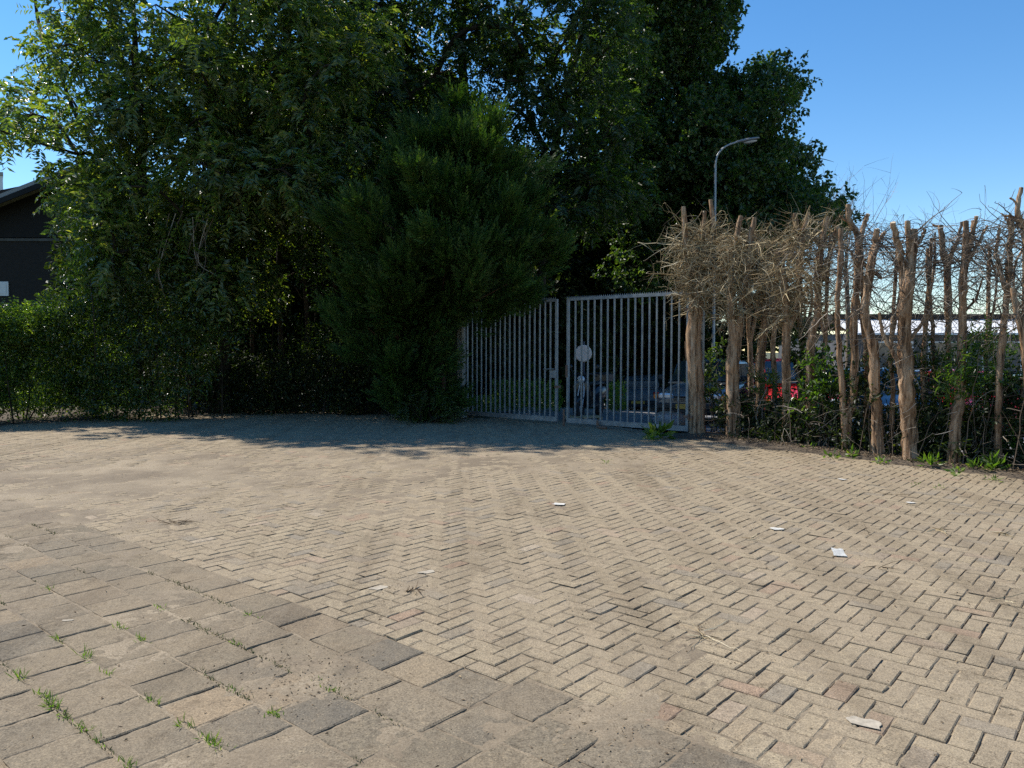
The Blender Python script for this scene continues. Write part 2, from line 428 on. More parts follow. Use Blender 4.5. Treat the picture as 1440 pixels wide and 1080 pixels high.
def bedz(x, y):
    z = relief(x, y) - .0066 + .006 * vnoise(x, y, 5, 3) + .006 * vnoise(x, y, 14, 21) + .004 * vnoise(x, y, 1.1, 40) + .0028 * (((x - O2[0]) * AD[0] + (y - O2[1]) * AD[1]) < 0) + .0045 * vnoise(x, y, 28, 61) + .003 * vnoise(x, y, 61, 17) - .0022 * np.clip((x + .2 * y - 1.0) / 1.5, 0, 1)
    for p, r, h in PATCH:
        d2 = ((x - p[0]) ** 2 + (y - p[1]) ** 2) / r ** 2
        z = z + h * np.exp(-d2) * np.clip(.7 + 1.5 * vnoise(x, y, 5, 5) + 1.3 * vnoise(x, y, 13, 8) + .8 * vnoise(x, y, 27, 13), 0, 1.6)
    return z
mb = MB()
mb.add(*grid(-5.5, 5.5, .7, 4.6, .018, bedz, lambda x, y: inside(x, y)))
mb.add(*grid(-9, 9, 4.6, 7.0, .035, bedz, lambda x, y: inside(x, y)))
mb.add(*grid(-17, 9.5, 7.0, 20.5, .08, bedz, lambda x, y: (np.abs(x) < .85 * y + 2.4) & (hedge_s(x, y) < .2) & (((x - GR[0]) * GN[0] + (y - GR[1]) * GN[1]) < 1.2) & (y < left_y(x) + .6)))
tag(mb.build('paving_sand', M['sand'], smooth=True), 'dry sand lying in and over the paving joints', kind='structure')

# broad ground to the horizon
def gzz(x, y):
    s = (x - GR[0]) * GN[0] + (y - GR[1]) * GN[1]
    return gz(x, y) - .09
mb = MB()
mb.add(*grid(-60, 60, -20, 100, 2.0, gzz))
def ring_ground():
    a = np.linspace(0, 2 * math.pi, 65)[:-1]; rings = []
    for r_, z in ((50, -1.6), (150, -1.8), (1500, -2.2)):
        rings.append(np.stack([r_ * np.cos(a), 40 + r_ * np.sin(a), np.full(64, z)], -1))
    return rings
mb.loft(ring_ground(), caps=False)
tag(mb.build('ground', M['ground'], smooth=True), 'rough ground under trees and beyond', kind='structure')
# yard road behind the gate
mb = MB()
mb.add(*grid(-8, 40, 9, 60, .5, lambda x, y: gz(x, y) - .03 + .012 * vnoise(x, y, .7), lambda x, y: (((x - GR[0]) * GN[0] + (y - GR[1]) * GN[1]) > .9) & (hedge_s(x, y) > .4) & (x > -3.2 + .35 * (y - 17))))
tag(mb.build('yard_road', M['road'], smooth=True), 'grey worn road surface behind the gate', kind='structure')
# soil verges
def strip(ts, c0, c1, hgt, seed):
    rows = []
    k = 9
    for i, t in enumerate(ts):
        a, b_ = c0(t), c1(t)
        row = []
        for j in range(k):
            q = j / (k - 1); p = a + (b_ - a) * q
            z = hgt * math.sin(math.pi * min(1, q * 1.25 + .0)) if q < .8 else hgt * .5
            row.append((p[0], p[1], -.02 + z + .035 * vnoise(p[0], p[1], 6, seed) + .02 * vnoise(p[0], p[1], 17, seed)))
        rows.append(row)
    return rows
L = np.linalg.norm(HB1 - HB0) + 4
def hc0(t):
    p = HB0 - HD * .5 + HD * L * t
    return p - HNV * (.30 + .16 * vnoise(p[0], p[1], 1.8) + .1 * vnoise(p[0], p[1], 6))
def hc1(t): return HB0 - HD * .5 + HD * L * t + HNV * 1.3
mb = MB(); mb.loft(strip(np.linspace(0, 1, 160), hc0, hc1, .07, 2), caps=False, closed=False)
tag(mb.build('soil_verge', M['soil'], smooth=True), 'dark soil strip at the foot of the pollarded row', kind='structure')
xs = [p[0] for p in LB]
def lc0(t):
    x = xs[0] + (xs[-1] - xs[0]) * t
    return np.array([x, left_y(x) - .15 + .35 * vnoise(x, 3, .9) + .14 * vnoise(x, 3, 4)])
def lc1(t):
    x = xs[0] + (xs[-1] - xs[0]) * t
    return np.array([x - .5, left_y(x) + 6.5])
mb = MB(); mb.loft(strip(np.linspace(0, 1, 200), lc0, lc1, .10, 7), caps=False, closed=False)
tag(mb.build('leaf_litter_soil', M['soil'], smooth=True), 'dark leaf mould under the trees on the left', kind='structure')

# ------------------------------------------------------------------ leaves
def leaves(mb, p, d, n, L, Wd, fold=.18):
    """p base, d direction, n normal: pointed folded leaves, two triangles each"""
    d = nrm(d); s = nrm(np.cross(d, n)); n = np.cross(s, d)
    L = np.broadcast_to(np.asarray(L, float), (len(p),))[:, None]; Wd = np.broadcast_to(np.asarray(Wd, float), (len(p),))[:, None]
    mid = p + d * L * .42 + n * Wd * fold
    tip = p + d * L - n * L * .08
    V = np.stack([p, mid - s * Wd * .5, tip, mid + s * Wd * .5], 1).reshape(-1, 3)
    i = np.arange(len(p))[:, None] * 4
    mb.add(V, np.concatenate([i + np.array([[0, 1, 2]]), i + np.array([[0, 2, 3]])]))

def rdir(n): return nrm(rng.normal(size=(n, 3)))

def pinnate(mb, o, d, L, K, ll, lw, droop=.28):
    n = len(o); up = np.array([0, 0, 1.0]); d = nrm(d)
    side = nrm(np.cross(d, up + .35 * rng.normal(size=(n, 3))))
    t = np.linspace(.18, 1, K)[None, :, None]; Ls = (L * rng.uniform(.7, 1.2, n))[:, None, None]
    c = o[:, None] + d[:, None] * Ls * t + np.array([0, 0, -1.0]) * (droop * Ls * t ** 2)
    ax = nrm(d[:, None] - np.array([0, 0, 1.0]) * (2 * droop * t))
    for sgn in (-1, 1):
        dd = ax * .55 + sgn * side[:, None] * .85 + rng.normal(0, .16, (n, K, 3)) + np.array([0, 0, -.12])
        nn = np.cross(ax, side[:, None] * np.ones((1, K, 1))); nn = np.where(nn[..., 2:] < 0, -nn, nn) + rng.normal(0, .3, (n, K, 3)) + rng.normal(0, .55, (n, 1, 3))
        leaves(mb, c.reshape(-1, 3), dd.reshape(-1, 3), nn.reshape(-1, 3), (ll * rng.uniform(.7, 1.2, (n, K))).ravel(), (lw * rng.uniform(.8, 1.2, (n, K))).ravel())

def bunch(mb, o, d, L, K, ll, lw, flat=.8):
    n = len(o); d = nrm(d)
    t = rng.random((n, K, 1)); c = o[:, None] + d[:, None] * L * t + rng.normal(0, .25 * L, (n, K, 3)) * .5
    dd = d[:, None] * .5 + rng.normal(0, .7, (n, K, 3)); dd[..., 2] -= .15
    nn = rng.normal(0, .55, (n, K, 3)) + rng.normal(0, .4, (n, 1, 3)); nn[..., 2] += flat
    leaves(mb, c.reshape(-1, 3), dd.reshape(-1, 3), nn.reshape(-1, 3), (ll * rng.uniform(.6, 1.25, (n, K))).ravel(), (lw * rng.uniform(.7, 1.2, (n, K))).ravel())

def plume(mb, o, d, L, K, ll, lw):
    n = len(o); d = nrm(d)
    side = nrm(np.cross(d, rng.normal(size=(n, 3)) * .7 + np.array([0, 0, .6])))
    t = np.linspace(.05, 1, K)[None, :, None]; Ls = (L * rng.uniform(.55, 1.25, n))[:, None, None]
    bend = np.array([0, 0, .22])
    c = o[:, None] + d[:, None] * Ls * t + bend * Ls * t ** 2
    ax = nrm(d[:, None] + 2 * bend * t)
    for sgn in (-1, 1):
        dd = ax * .9 + sgn * side[:, None] * (.62 - .25 * t) + rng.normal(0, .12, (n, K, 3))
        nn = np.cross(ax, side[:, None] * np.ones((1, K, 1))) + rng.normal(0, .25, (n, K, 3))
        lt = (ll * (1.15 - .75 * t) * rng.uniform(.6, 1.3, (n, K, 1)))[..., 0]
        leaves(mb, c.reshape(-1, 3), dd.reshape(-1, 3), nn.reshape(-1, 3), lt.ravel(), np.full(n * K, lw), .05)

def clump_sprays(cl, dens, gravity=.3, inner=.3):
    """cl rows: x y z r ; returns spray origins and outward directions"""
    o, d = [], []
    for x, y, z, r in cl:
        n = max(6, int(dens * r * r))
        q = rdir(n); rad = r * (inner + (1 - inner) * rng.random(n) ** .6) * rng.uniform(.85, 1.12, n)
        o.append(np.array([x, y, z]) + q * rad[:, None] * np.array([1, 1, .8]))
        e = q * .75 + rng.normal(0, .45, (n, 3)); e[:, 2] -= gravity; d.append(e)
    return np.concatenate(o), np.concatenate(d)

def in_poly(pts, poly):
    x, y = pts[:, 0], pts[:, 1]; c = np.zeros(len(pts), bool); j = len(poly) - 1
    for i in range(len(poly)):
        xi, yi = poly[i]; xj, yj = poly[j]
        c ^= ((yi > y) != (yj > y)) & (x < (xj - xi) * (y - yi) / (yj - yi + 1e-9) + xi); j = i
    return c

def fill_clumps(poly, n, Y, dY, r0, r1, mind=.6, avoid=()):
    """crown clumps inside an outline, each at its own depth"""
    poly = np.array(poly, float); out = []; tries = 0
    lo, hi = poly.min(0), poly.max(0)
    while len(out) < n and tries < 8000:
        tries += 1
        q = lo + (hi - lo) * rng.random(2)
        if not in_poly(q[None], poly)[0]: continue
        if any(((q[0] - a) / w) ** 2 + ((q[1] - b_) / h) ** 2 < 1 for a, b_, w, h in avoid): continue
        p = P(q[0], q[1], Y + dY * rng.uniform(-1, 1)); r = rng.uniform(r0, r1)
        if any(np.linalg.norm(p - o[:3]) < mind * (r + o[3]) * .5 for o in out): continue
        out.append(np.array([*p, r]))
    return np.array(out)

def woody(mb, base, top, cl, r, hub=.3, lean=None, twigs=2, tr=.02):
    """trunk from base to top; every clump hangs on the nearest wood nearer the trunk"""
    base, top = np.asarray(base, float), np.asarray(top, float)
    mid = (base + top) / 2 + (np.array(lean) if lean is not None else rng.normal(0, .15, 3) * np.array([1, 1, 0]))
    tp = curve([base, mid, top], 16)
    rad = np.linspace(r, r * .3, 16); rad[0] *= 1.5; rad[1] *= 1.12
    mb.tube(tp, rad, 12, ripple=.05)
    k0 = int(hub * 16); nodes = [*tp[k0:]]; par = [-1] * len(nodes); nt_ = len(nodes)
    c = np.asarray(cl)[:, :3]
    dist = np.array([np.min(np.linalg.norm(tp[k0:] - q, axis=1)) for q in c])
    for i in np.argsort(dist):
        nd = np.array(nodes); v = c[i] - nd; dd = np.linalg.norm(v, axis=1) + np.where(v[:, 2] < 0, -.6 * v[:, 2], 0)
        p = int(np.argmin(dd)); nodes.append(c[i]); par.append(p)
    cnt = np.ones(len(nodes))
    for i in range(len(nodes) - 1, nt_ - 1, -1): cnt[par[i]] += cnt[i]
    for i in range(nt_, len(nodes)):
        a, e = nodes[par[i]], nodes[i]; l = np.linalg.norm(e - a)
        m1 = (a + e) / 2 + np.array([0, 0, .08 * l]) + rng.normal(0, .09 * l, 3)
        re = tr * cnt[i] ** .45; rs = min(tr * (cnt[i] + 1) ** .5, r * .55)
        mb.tube(curve([a, m1, e], 8), np.linspace(rs, re, 8), 6)
        for _ in range(twigs):
            q = e + rdir(1)[0] * cl[i - nt_][3] * .95
            mb.tube(curve([e, (e + q) / 2 + rng.normal(0, .1, 3), q], 5), np.linspace(tr * .7, .005, 5), 4)

# ------------------------------------------------------------------ big trees
def tree(name, label, base, top, cl, r, leaf_fn, leafm, barkm, group=None, hub=.35, lean=None, extra=None, twigs=2, tr=.02):
    base = np.array([base[0], base[1], gz(base[0], base[1]) - .1])
    t = thing(name, base, label, 'tree', group)
    w = MB(); woody(w, base, top, cl, r, hub, lean, twigs, tr)
    if extra: extra(w)
    w.build('trunk', barkm, t, base, True)
    c = MB(); leaf_fn(c); c.build('crown', leafm, t, base)
    return t

def at(px, Y): p = P(px, 493, Y); return np.array([p[0], p[1], 0.])

# left pinnate-leaved tree
polyL = [(-60, 190), (-10, 170), (30, 145), (45, 90), (70, 30), (80, -90), (520, -90), (520, 140), (470, 250), (440, 360), (330, 420), (200, 440), (150, 400), (130, 340), (112, 280), (70, 215), (20, 190), (-60, 195)]
clL = fill_clumps(polyL, 135, 18.2, 1.7, .5, .95, .8, avoid=((255, 118, 40, 16), (240, 45, 26, 18), (130, 178, 14, 16), (5, 315, 92, 112)))
clL = clL[(clL[:, 2] < P(0, -5, 18.2)[2]) | (rng.random(len(clL)) < .45)]  # crown thinned above the view so sun dapples reach the yard
clTop = fill_clumps([(60, -100), (540, -100), (480, -230), (120, -230)], 26, 18.6, 1.6, .5, .9, 1.0)  # sparse unseen clumps added above the view to cast dappled shade
def fL(c):
    o, d = clump_sprays(clTop, 50, .12); pinnate(c, o, d, .34, 5, .175, .066)
    o, d = clump_sprays(clL, 118, .12); pinnate(c, o, d, .34, 5, .175, .066)
def limbsL(w):
    Yd = 18.6
    for pts, r0, r1 in (([(290, 150), (280, 110), (245, 88), (205, 98), (150, 112)], .12, .03), ([(196, 190), (192, 120), (190, 60), (185, -30)], .09, .05), ([(290, 160), (320, 60), (340, -60)], .13, .07), ([(330, 330), (300, 240), (289, 150)], .17, .12), ([(230, 400), (205, 290), (196, 180)], .12, .09),
                        ([(192, 110), (230, 95), (250, 70), (300, 40)], .04, .015), ([(150, 220), (120, 170), (95, 130)], .06, .02), ([(200, 250), (150, 225), (110, 170), (70, 60)], .08, .03), ([(245, 88), (225, 55), (228, 10)], .04, .015), ([(62, 60), (52, 20), (48, -30)], .05, .03)):
        w.tube(curve([P(x, y, Yd + .3 * rng.normal()) for x, y in pts], 14), np.linspace(r0, r1, 14), 7)
tree('pinnate_tree', 'broad grey-green tree with feathery leaves and sky gaps, leftmost big tree', at(312, 19.4), P(320, 60, 19.2), clL, .17, fL, M['pinnate'], M['trunk'], 'large leafy trees', extra=limbsL)

# tree in the middle, behind the conifer
polyM = [(430, -90), (860, -90), (880, 60), (890, 180), (870, 300), (800, 330), (720, 300), (560, 320), (450, 300), (440, 120)]
clM = fill_clumps(polyM, 95, 21.6, 1.9, .6, 1.1, .8, avoid=((520, 165, 22, 22), (610, 85, 30, 14), (760, 145, 16, 12), (735, 215, 10, 8), (850, 240, 14, 24), (848, 118, 14, 12)))
clM = clM[(clM[:, 2] < P(0, -5, 21.6)[2]) | (rng.random(len(clM)) < .45)]  # likewise thinned out of view to break up the ground shadow
clTopM = fill_clumps([(520, -100), (860, -100), (820, -220), (560, -220)], 22, 21.4, 1.6, .5, 1.0, 1.0)  # loose clumps added out of view, only to dapple the shadow
def fM(c):
    o, d = clump_sprays(clTopM, 45, .15); pinnate(c, o, d, .42, 6, .18, .07)
    o, d = clump_sprays(clM, 100, .15); pinnate(c, o, d, .42, 6, .18, .07)
def limbsM(w):
    for pts, r0, r1, Yd in (([(500, 400), (492, 250), (488, 120), (495, 20), (500, -60)], .16, .09, 21.), ([(760, 420), (770, 250), (745, 170), (690, 140)], .12, .03, 21.5), ([(770, 250), (800, 120), (830, 0)], .1, .06, 21.8), ([(395, 420), (398, 250), (402, 100), (408, -40)], .15, .1, 20.8)):
        w.tube(curve([P(x, y, Yd) for x, y in pts], 14), np.linspace(r0, r1, 14), 8)
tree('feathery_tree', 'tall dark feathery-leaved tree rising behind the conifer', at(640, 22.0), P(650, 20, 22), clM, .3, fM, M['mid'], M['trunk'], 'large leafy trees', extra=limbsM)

# big dense tree on the right, beyond the gate
polyR = [(838, -90), (1024, -90), (1020, 25), (990, 80), (1012, 125), (1050, 100), (1098, 96), (1112, 150), (1075, 185), (1130, 215), (1110, 245), (1150, 275), (1160, 300), (1080, 330), (1010, 345), (900, 400), (850, 330), (830, 150)]
clR = fill_clumps(polyR, 112, 28.5, 3.0, .8, 1.35, .8, avoid=((862, 242, 13, 18), (870, 120, 8, 8)))
clR = np.vstack([clR] + [np.array([[*P(x, y, 28.5 + rng.uniform(-1.2, 1.2)), r]]) for x, y, r in ((1010, 15, .55), (1002, 50, .5), (985, 75, .6), (1052, 112, .55), (1088, 104, .5), (1104, 130, .5), (1080, 155, .7), (1088, 195, .7), (1128, 212, .5), (1145, 222, .35), (1110, 240, .7), (1142, 262, .6), (1172, 285, .5), (1150, 305, .65), (1180, 305, .4), (1105, 305, .8), (1060, 320, .8), (1030, 150, .8), (1050, 200, .9), (1040, 265, .9))])
def fR(c):
    o, d = clump_sprays(clR, 120, .2, .25); bunch(c, o, d, .32, 9, .17, .125)
tree('maple_tree', 'tallest dense dark tree with stepped outline against the blue sky', at(985, 29.), P(950, 40, 29), clR, .42, fR, M['maple'], M['trunk'], 'large leafy trees', tr=.03)

# smaller trees of the wood that close the view further back
for px, Y, poly, n, lab in (
        (900, 33, [(780, 250), (1100, 250), (1110, 450), (1020, 520), (780, 540)], 60, 'low dark tree filling the view behind the right gate leaf'),
        (700, 30, [(600, 280), (850, 280), (860, 540), (600, 545)], 52, 'shaded tree standing behind the left gate leaf'),
        (470, 26, [(330, 120), (620, 120), (620, 420), (330, 440)], 60, 'shaded tree deep behind the thicket trunks')):
    cl = fill_clumps(poly, n, Y, 1.6, .9, 1.5, .75)
    def fB(c, cl=cl):
        o, d = clump_sprays(cl, 80, .2, .3); bunch(c, o, d, .4, 9, .26, .17)
    z1 = P(px, min(q[1] for q in poly) + 60, Y)
    tree('woodland_tree', lab, at(px, Y), z1, cl, .22, fB, M['thicket'], M['trunk'], 'trees of the wood behind', twigs=0)

# ------------------------------------------------------------------ conifer by the gate
def conifer():
    base = at(612, 17.4); t = thing('conifer_tree', base, 'dark feathery conifer with drooping skirts beside the left end of the gate', 'tree')
    Yc = 17.4
    ys = [152, 180, 215, 260, 312, 356, 398, 432, 470, 510, 550, 592]
    lx = [618, 585, 545, 505, 465, 448, 440, 450, 478, 500, 525, 545]
    rx = [672, 702, 735, 762, 790, 800, 786, 700, 645, 645, 648, 648]
    n = 165
    w = np.interp(np.linspace(ys[0], ys[-1], 400), ys, np.array(rx) - np.array(lx)); cum = np.cumsum(w); cum /= cum[-1]
    py = np.interp(rng.random(n), cum, np.linspace(ys[0], ys[-1], 400))
    l, r_ = np.interp(py, ys, lx), np.interp(py, ys, rx)
    m, hw = (l + r_) / 2, (r_ - l) / 2
    a = rng.random(n) * 2 * math.pi
    lob = 1 + .16 * np.sin(a * 5 + py * .03) + .12 * np.sin(a * 9 - py * .05)
    f = np.clip(lob, .7, 1.2) * rng.uniform(.45, 1.08, n) ** .8
    sc = Yc / F
    ctr = np.array([P(x, y, Yc) for x, y in zip(m, py)])
    a = np.where(rng.random(n) < .35, rng.uniform(R(190), R(350), n), a)
    out = np.stack([np.cos(a), np.sin(a), np.zeros(n)], -1)
    tip = ctr + out * (f * hw * sc)[:, None] * np.array([1, .85, 1])
    h = (py - 150) / 442
    up = rng.uniform(.15, .95, n)[:, None] * (1.15 - 1.2 * h)[:, None] * np.array([0, 0, 1.0])
    ax = nrm(out + up + rng.normal(0, .18, (n, 3))); bl = rng.uniform(.7, 1.9, n)
    root = tip - ax * bl[:, None]
    m_ = 64
    tt = rng.uniform(.12, 1, (n, m_)) ** .8
    rad = nrm(np.cross(ax[:, None], rng.normal(size=(n, m_, 3))))
    o = root[:, None] + ax[:, None] * (bl[:, None] * tt)[..., None] + rad * (.30 * (1.05 - tt))[..., None]
    d = ax[:, None] * 1.0 + rad * (1.05 - .7 * tt)[..., None] + np.array([0, 0, .15]) + rng.normal(0, .15, (n, m_, 3))
    o, d = o.reshape(-1, 3), d.reshape(-1, 3); o[:, 2] = np.maximum(o[:, 2], .1)
    c = MB(); plume(c, o, d, .46, 10, .19, .030)
    q = 70
    o2 = np.stack([P(x, y, Yc + e) for x, y, e in zip(rng.uniform(605, 685, q), rng.uniform(165, 225, q), rng.normal(0, .3, q))])
    plume(c, o2, rng.normal(0, .3, (q, 3)) + np.array([0, 0, 1.]), .45, 11, .16, .02)
    c.build('crown', M['conifer'], t, base)
    w = MB()
    w.tube(curve([base + [0, 0, -.1], P(615, 480, Yc), P(630, 320, Yc), P(642, 175, Yc)], 14), np.linspace(.14, .02, 14), 10, ripple=.06)
    w.tube(curve([G(628, 590), P(622, 520, 16.95), P(617, 430, 17.1)], 8), np.linspace(.06, .03, 8), 8, ripple=.06)
    for i in range(90):
        k = rng.integers(0, n); e = tip[k]; b0 = P(m[k], py[k] + 40, Yc)
        w.tube(curve([b0, (b0 + e) / 2 + [0, 0, -.1], e], 5), np.linspace(.03, .008, 5), 4)
    w.build('trunk', M['redbark'], t, base, True)
conifer()

# ------------------------------------------------------------------ hedge, shrub and thicket on the left
def shrub(name, label, base, boxes, dens, fn, m, cat='shrub', group=None, stems=6, stem_r=.02, barkm='trunk', sh=1.0):
    """boxes rows: x y z r clumps"""
    t = thing(name, base, label, cat, group)
    c = MB(); o, d = clump_sprays(boxes, dens, 0.0, .25); fn(c, o, d); c.build('foliage', m, t, base)
    w = MB()
    for i in range(stems):
        e = boxes[rng.integers(len(boxes))][:3]; b0 = np.array([e[0] + rng.normal(0, .15), e[1] + .1 + rng.normal(0, .1), base[2] - .05]) if sh > 1.5 else np.array(base) + [*rng.normal(0, .12, 2), 0]
        w.tube(curve([b0, (b0 + e) / 2 + rng.normal(0, .1, 3), e], 7), np.linspace(stem_r, stem_r * .35, 7), 5)
    w.build('stem', M[barkm], t, base, True)
    return t

def volume_clumps(n, x0, x1, yfun, z0, z1, r0, r1):
    o = []
    for _ in range(n):
        x = rng.uniform(x0, x1); o.append((x, yfun(x) + rng.uniform(0, 1.1), rng.uniform(z0, z1), rng.uniform(r0, r1)))
    return np.array(o)

def f_hedge(c, o, d):
    d = d * .5 + np.array([0, -.15, .75]); bunch(c, o, d, .22, 9, .075, .036, .6)
xa, xb, xc = G(-230, 610)[0], G(70, 596)[0], G(250, 583)[0]
bx = volume_clumps(165, xa, xb + .3, lambda x: left_y(x) + .3, .08, 2.5, .3, .45)
shrub('clipped_hedge', 'leafy green hedge with sunlit yellow-green top at the left edge', np.array([G(20, 598)[0], left_y(G(20, 598)[0]) + .9, 0]), bx, 330, f_hedge, M['hedge'], 'hedge', stems=16, sh=5)
cl = fill_clumps([(85, 430), (95, 380), (130, 330), (240, 320), (330, 400), (320, 480), (230, 575), (90, 588)], 92, 17.7, .7, .35, .6, .62)
def f_bush(c, o, d): bunch(c, o, d + np.array([0, 0, .1]), .3, 9, .095, .04, .8)
shrub('leafy_shrub', 'tall glossy-leaved shrub spilling over between the hedge and dark thicket', at(200, 18.2), cl, 215, f_bush, M['shrub'], 'shrub', stems=14, sh=3)
cl = fill_clumps([(235, 440), (330, 400), (420, 440), (470, 500), (470, 540), (400, 575), (230, 580)], 30, 19.6, .6, .35, .6, .65)
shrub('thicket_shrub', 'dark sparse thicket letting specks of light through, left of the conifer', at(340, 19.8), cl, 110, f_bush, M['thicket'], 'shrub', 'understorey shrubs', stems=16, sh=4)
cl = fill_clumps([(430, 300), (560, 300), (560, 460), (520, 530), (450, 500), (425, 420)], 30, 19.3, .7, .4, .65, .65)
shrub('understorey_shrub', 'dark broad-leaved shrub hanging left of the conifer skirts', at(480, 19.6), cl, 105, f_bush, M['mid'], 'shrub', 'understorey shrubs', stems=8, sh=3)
cl = fill_clumps([(560, 550), (632, 548), (636, 588), (560, 590)], 12, 16.7, .25, .2, .35, .6)
shrub('evergreen_bush', 'low dark green bush at the foot of the conifer by the gate post', at(610, 16.8), cl, 300, lambda c, o, d: pinnate(c, o, d, .2, 5, .06, .025), M['mid'], 'shrub', stems=8)
# shrubs farther in that catch the sun
for px, py, Y, w_, lab in ((330, 520, 26, 70, 'sunlit bush glimpsed through the dark thicket'), (470, 520, 29, 70, 'half-lit bush seen deep between the thin trunks'), (395, 470, 31, 110, 'pale bush far behind the dark thicket'), (200, 480, 27, 130, 'bush growing behind the leafy shrub at left')):
    cl = fill_clumps([(px - w_, py - 75), (px + w_, py - 75), (px + w_, py + 40), (px - w_, py + 40)], 22, Y, .9, .6, 1.0, .65)
    shrub('woodland_bush', lab, at(px, Y), cl, 60, f_bush, M['thicket'], 'shrub', 'bushes inside the wood', stems=6, sh=3)
def backing(name, lab, cat, p0, p1, n, z1, dens, r0, r1, leaf, depth, m='under'):
    o_ = []
    for _ in range(n):
        q = rng.random(); p = np.array(p0) + (np.array(p1) - np.array(p0)) * q
        o_.append((p[0] + rng.normal(0, .1), p[1] + rng.uniform(0, depth), rng.uniform(.1, 1) * z1 + gz(p[0], p[1]), rng.uniform(r0, r1)))
    b0 = np.array([*((np.array(p0) + np.array(p1)) / 2), 0.]); b0[2] = gz(b0[0], b0[1])
    shrub(name, lab, b0, np.array(o_), dens, lambda c, o, d: bunch(c, o, d, .35, 9, leaf, leaf * .6), M[m], cat, None, 10, .03, sh=np.linalg.norm(np.array(p1) - np.array(p0)) * 2.5)
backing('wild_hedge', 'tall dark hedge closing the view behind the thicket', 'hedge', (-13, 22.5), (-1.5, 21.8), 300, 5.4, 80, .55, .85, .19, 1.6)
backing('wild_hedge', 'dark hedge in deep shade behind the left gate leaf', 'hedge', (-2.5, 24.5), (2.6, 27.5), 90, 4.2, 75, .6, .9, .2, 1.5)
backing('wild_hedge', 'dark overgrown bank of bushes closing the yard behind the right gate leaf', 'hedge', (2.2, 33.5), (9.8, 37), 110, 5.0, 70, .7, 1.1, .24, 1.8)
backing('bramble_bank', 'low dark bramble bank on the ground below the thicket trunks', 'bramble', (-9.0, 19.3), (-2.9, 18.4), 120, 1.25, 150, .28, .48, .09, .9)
# thin trunks of the thicket
TT = [(430, 578, 418, 300, .075, 'thin dark trunk nearest the middle of the thicket'), (474, 575, 462, 330, .07, 'thin brown trunk leaning left under the conifer'), (512, 577, 510, 380, .05, 'straight thin trunk just left of the conifer skirts'), (396, 576, 392, 320, .09, 'thicker dark trunk at the left of the thin ones'), (536, 580, 540, 420, .04, 'thinnest trunk close beside the conifer'), (352, 577, 366, 330, .06, 'slanting trunk inside the dark thicket')]
for bx_, by_, tx, ty, r, lab in TT:
    b0 = G(bx_, by_); b0 = np.array([b0[0], b0[1], -.1]) + [0, .3, 0]
    t = thing('sapling_tree', b0, lab, 'tree', 'thin trunks in the thicket')
    e = P(tx, ty, b0[1] + .2); w = MB()
    w.tube(curve([b0, (b0 + e) / 2 + rng.normal(0, .12, 3), e], 12), np.linspace(r, r * .6, 12), 8, ripple=.05)
    for i in range(5):
        a = b0 + (e - b0) * rng.uniform(.3, .95); q = a + [rng.normal(0, .8), rng.normal(0, .5), rng.uniform(.1, .8)]
        w.tube(curve([a, (a + q) / 2 + [0, 0, .1], q], 6), np.linspace(r * .3, .006, 6), 4)
    w.build('trunk', M['redbark'], t, b0, True)
    c = MB(); o, d = clump_sprays(np.array([[*(e + rng.normal(0, .3, 3)), .7] for _ in range(4)]), 60); bunch(c, o, d, .3, 8, .10, .045)
    c.build('crown', M['mid'], t, b0)
# dangling vines below the left tree
for i, (x0, y0, x1, y1, lab) in enumerate(((238, 330, 225, 420, 'pale dangling vine hanging left-most under the feathery tree'), (262, 335, 270, 385, 'short curled vine hanging under the feathery tree'), (285, 330, 290, 400, 'straight thin vine hanging right-most under the feathery tree'))):
    w = MB(); Yv = 17.0
    for k in range(3):
        w.tube(curve([P(x0 + 9 * k, y0 - 30, Yv), P((x0 + x1) / 2 + rng.uniform(-14, 14), (y0 + y1) / 2, Yv - .1), P(x1 + rng.uniform(-18, 18), y1 - 12 * k, Yv)], 10), np.linspace(.009, .004, 10), 4)
    o = w.build('hanging_vine', M['greytwig'], None, P(x0, y0, Yv)); tag(o, lab, 'vine', 'vines hanging from the tree')

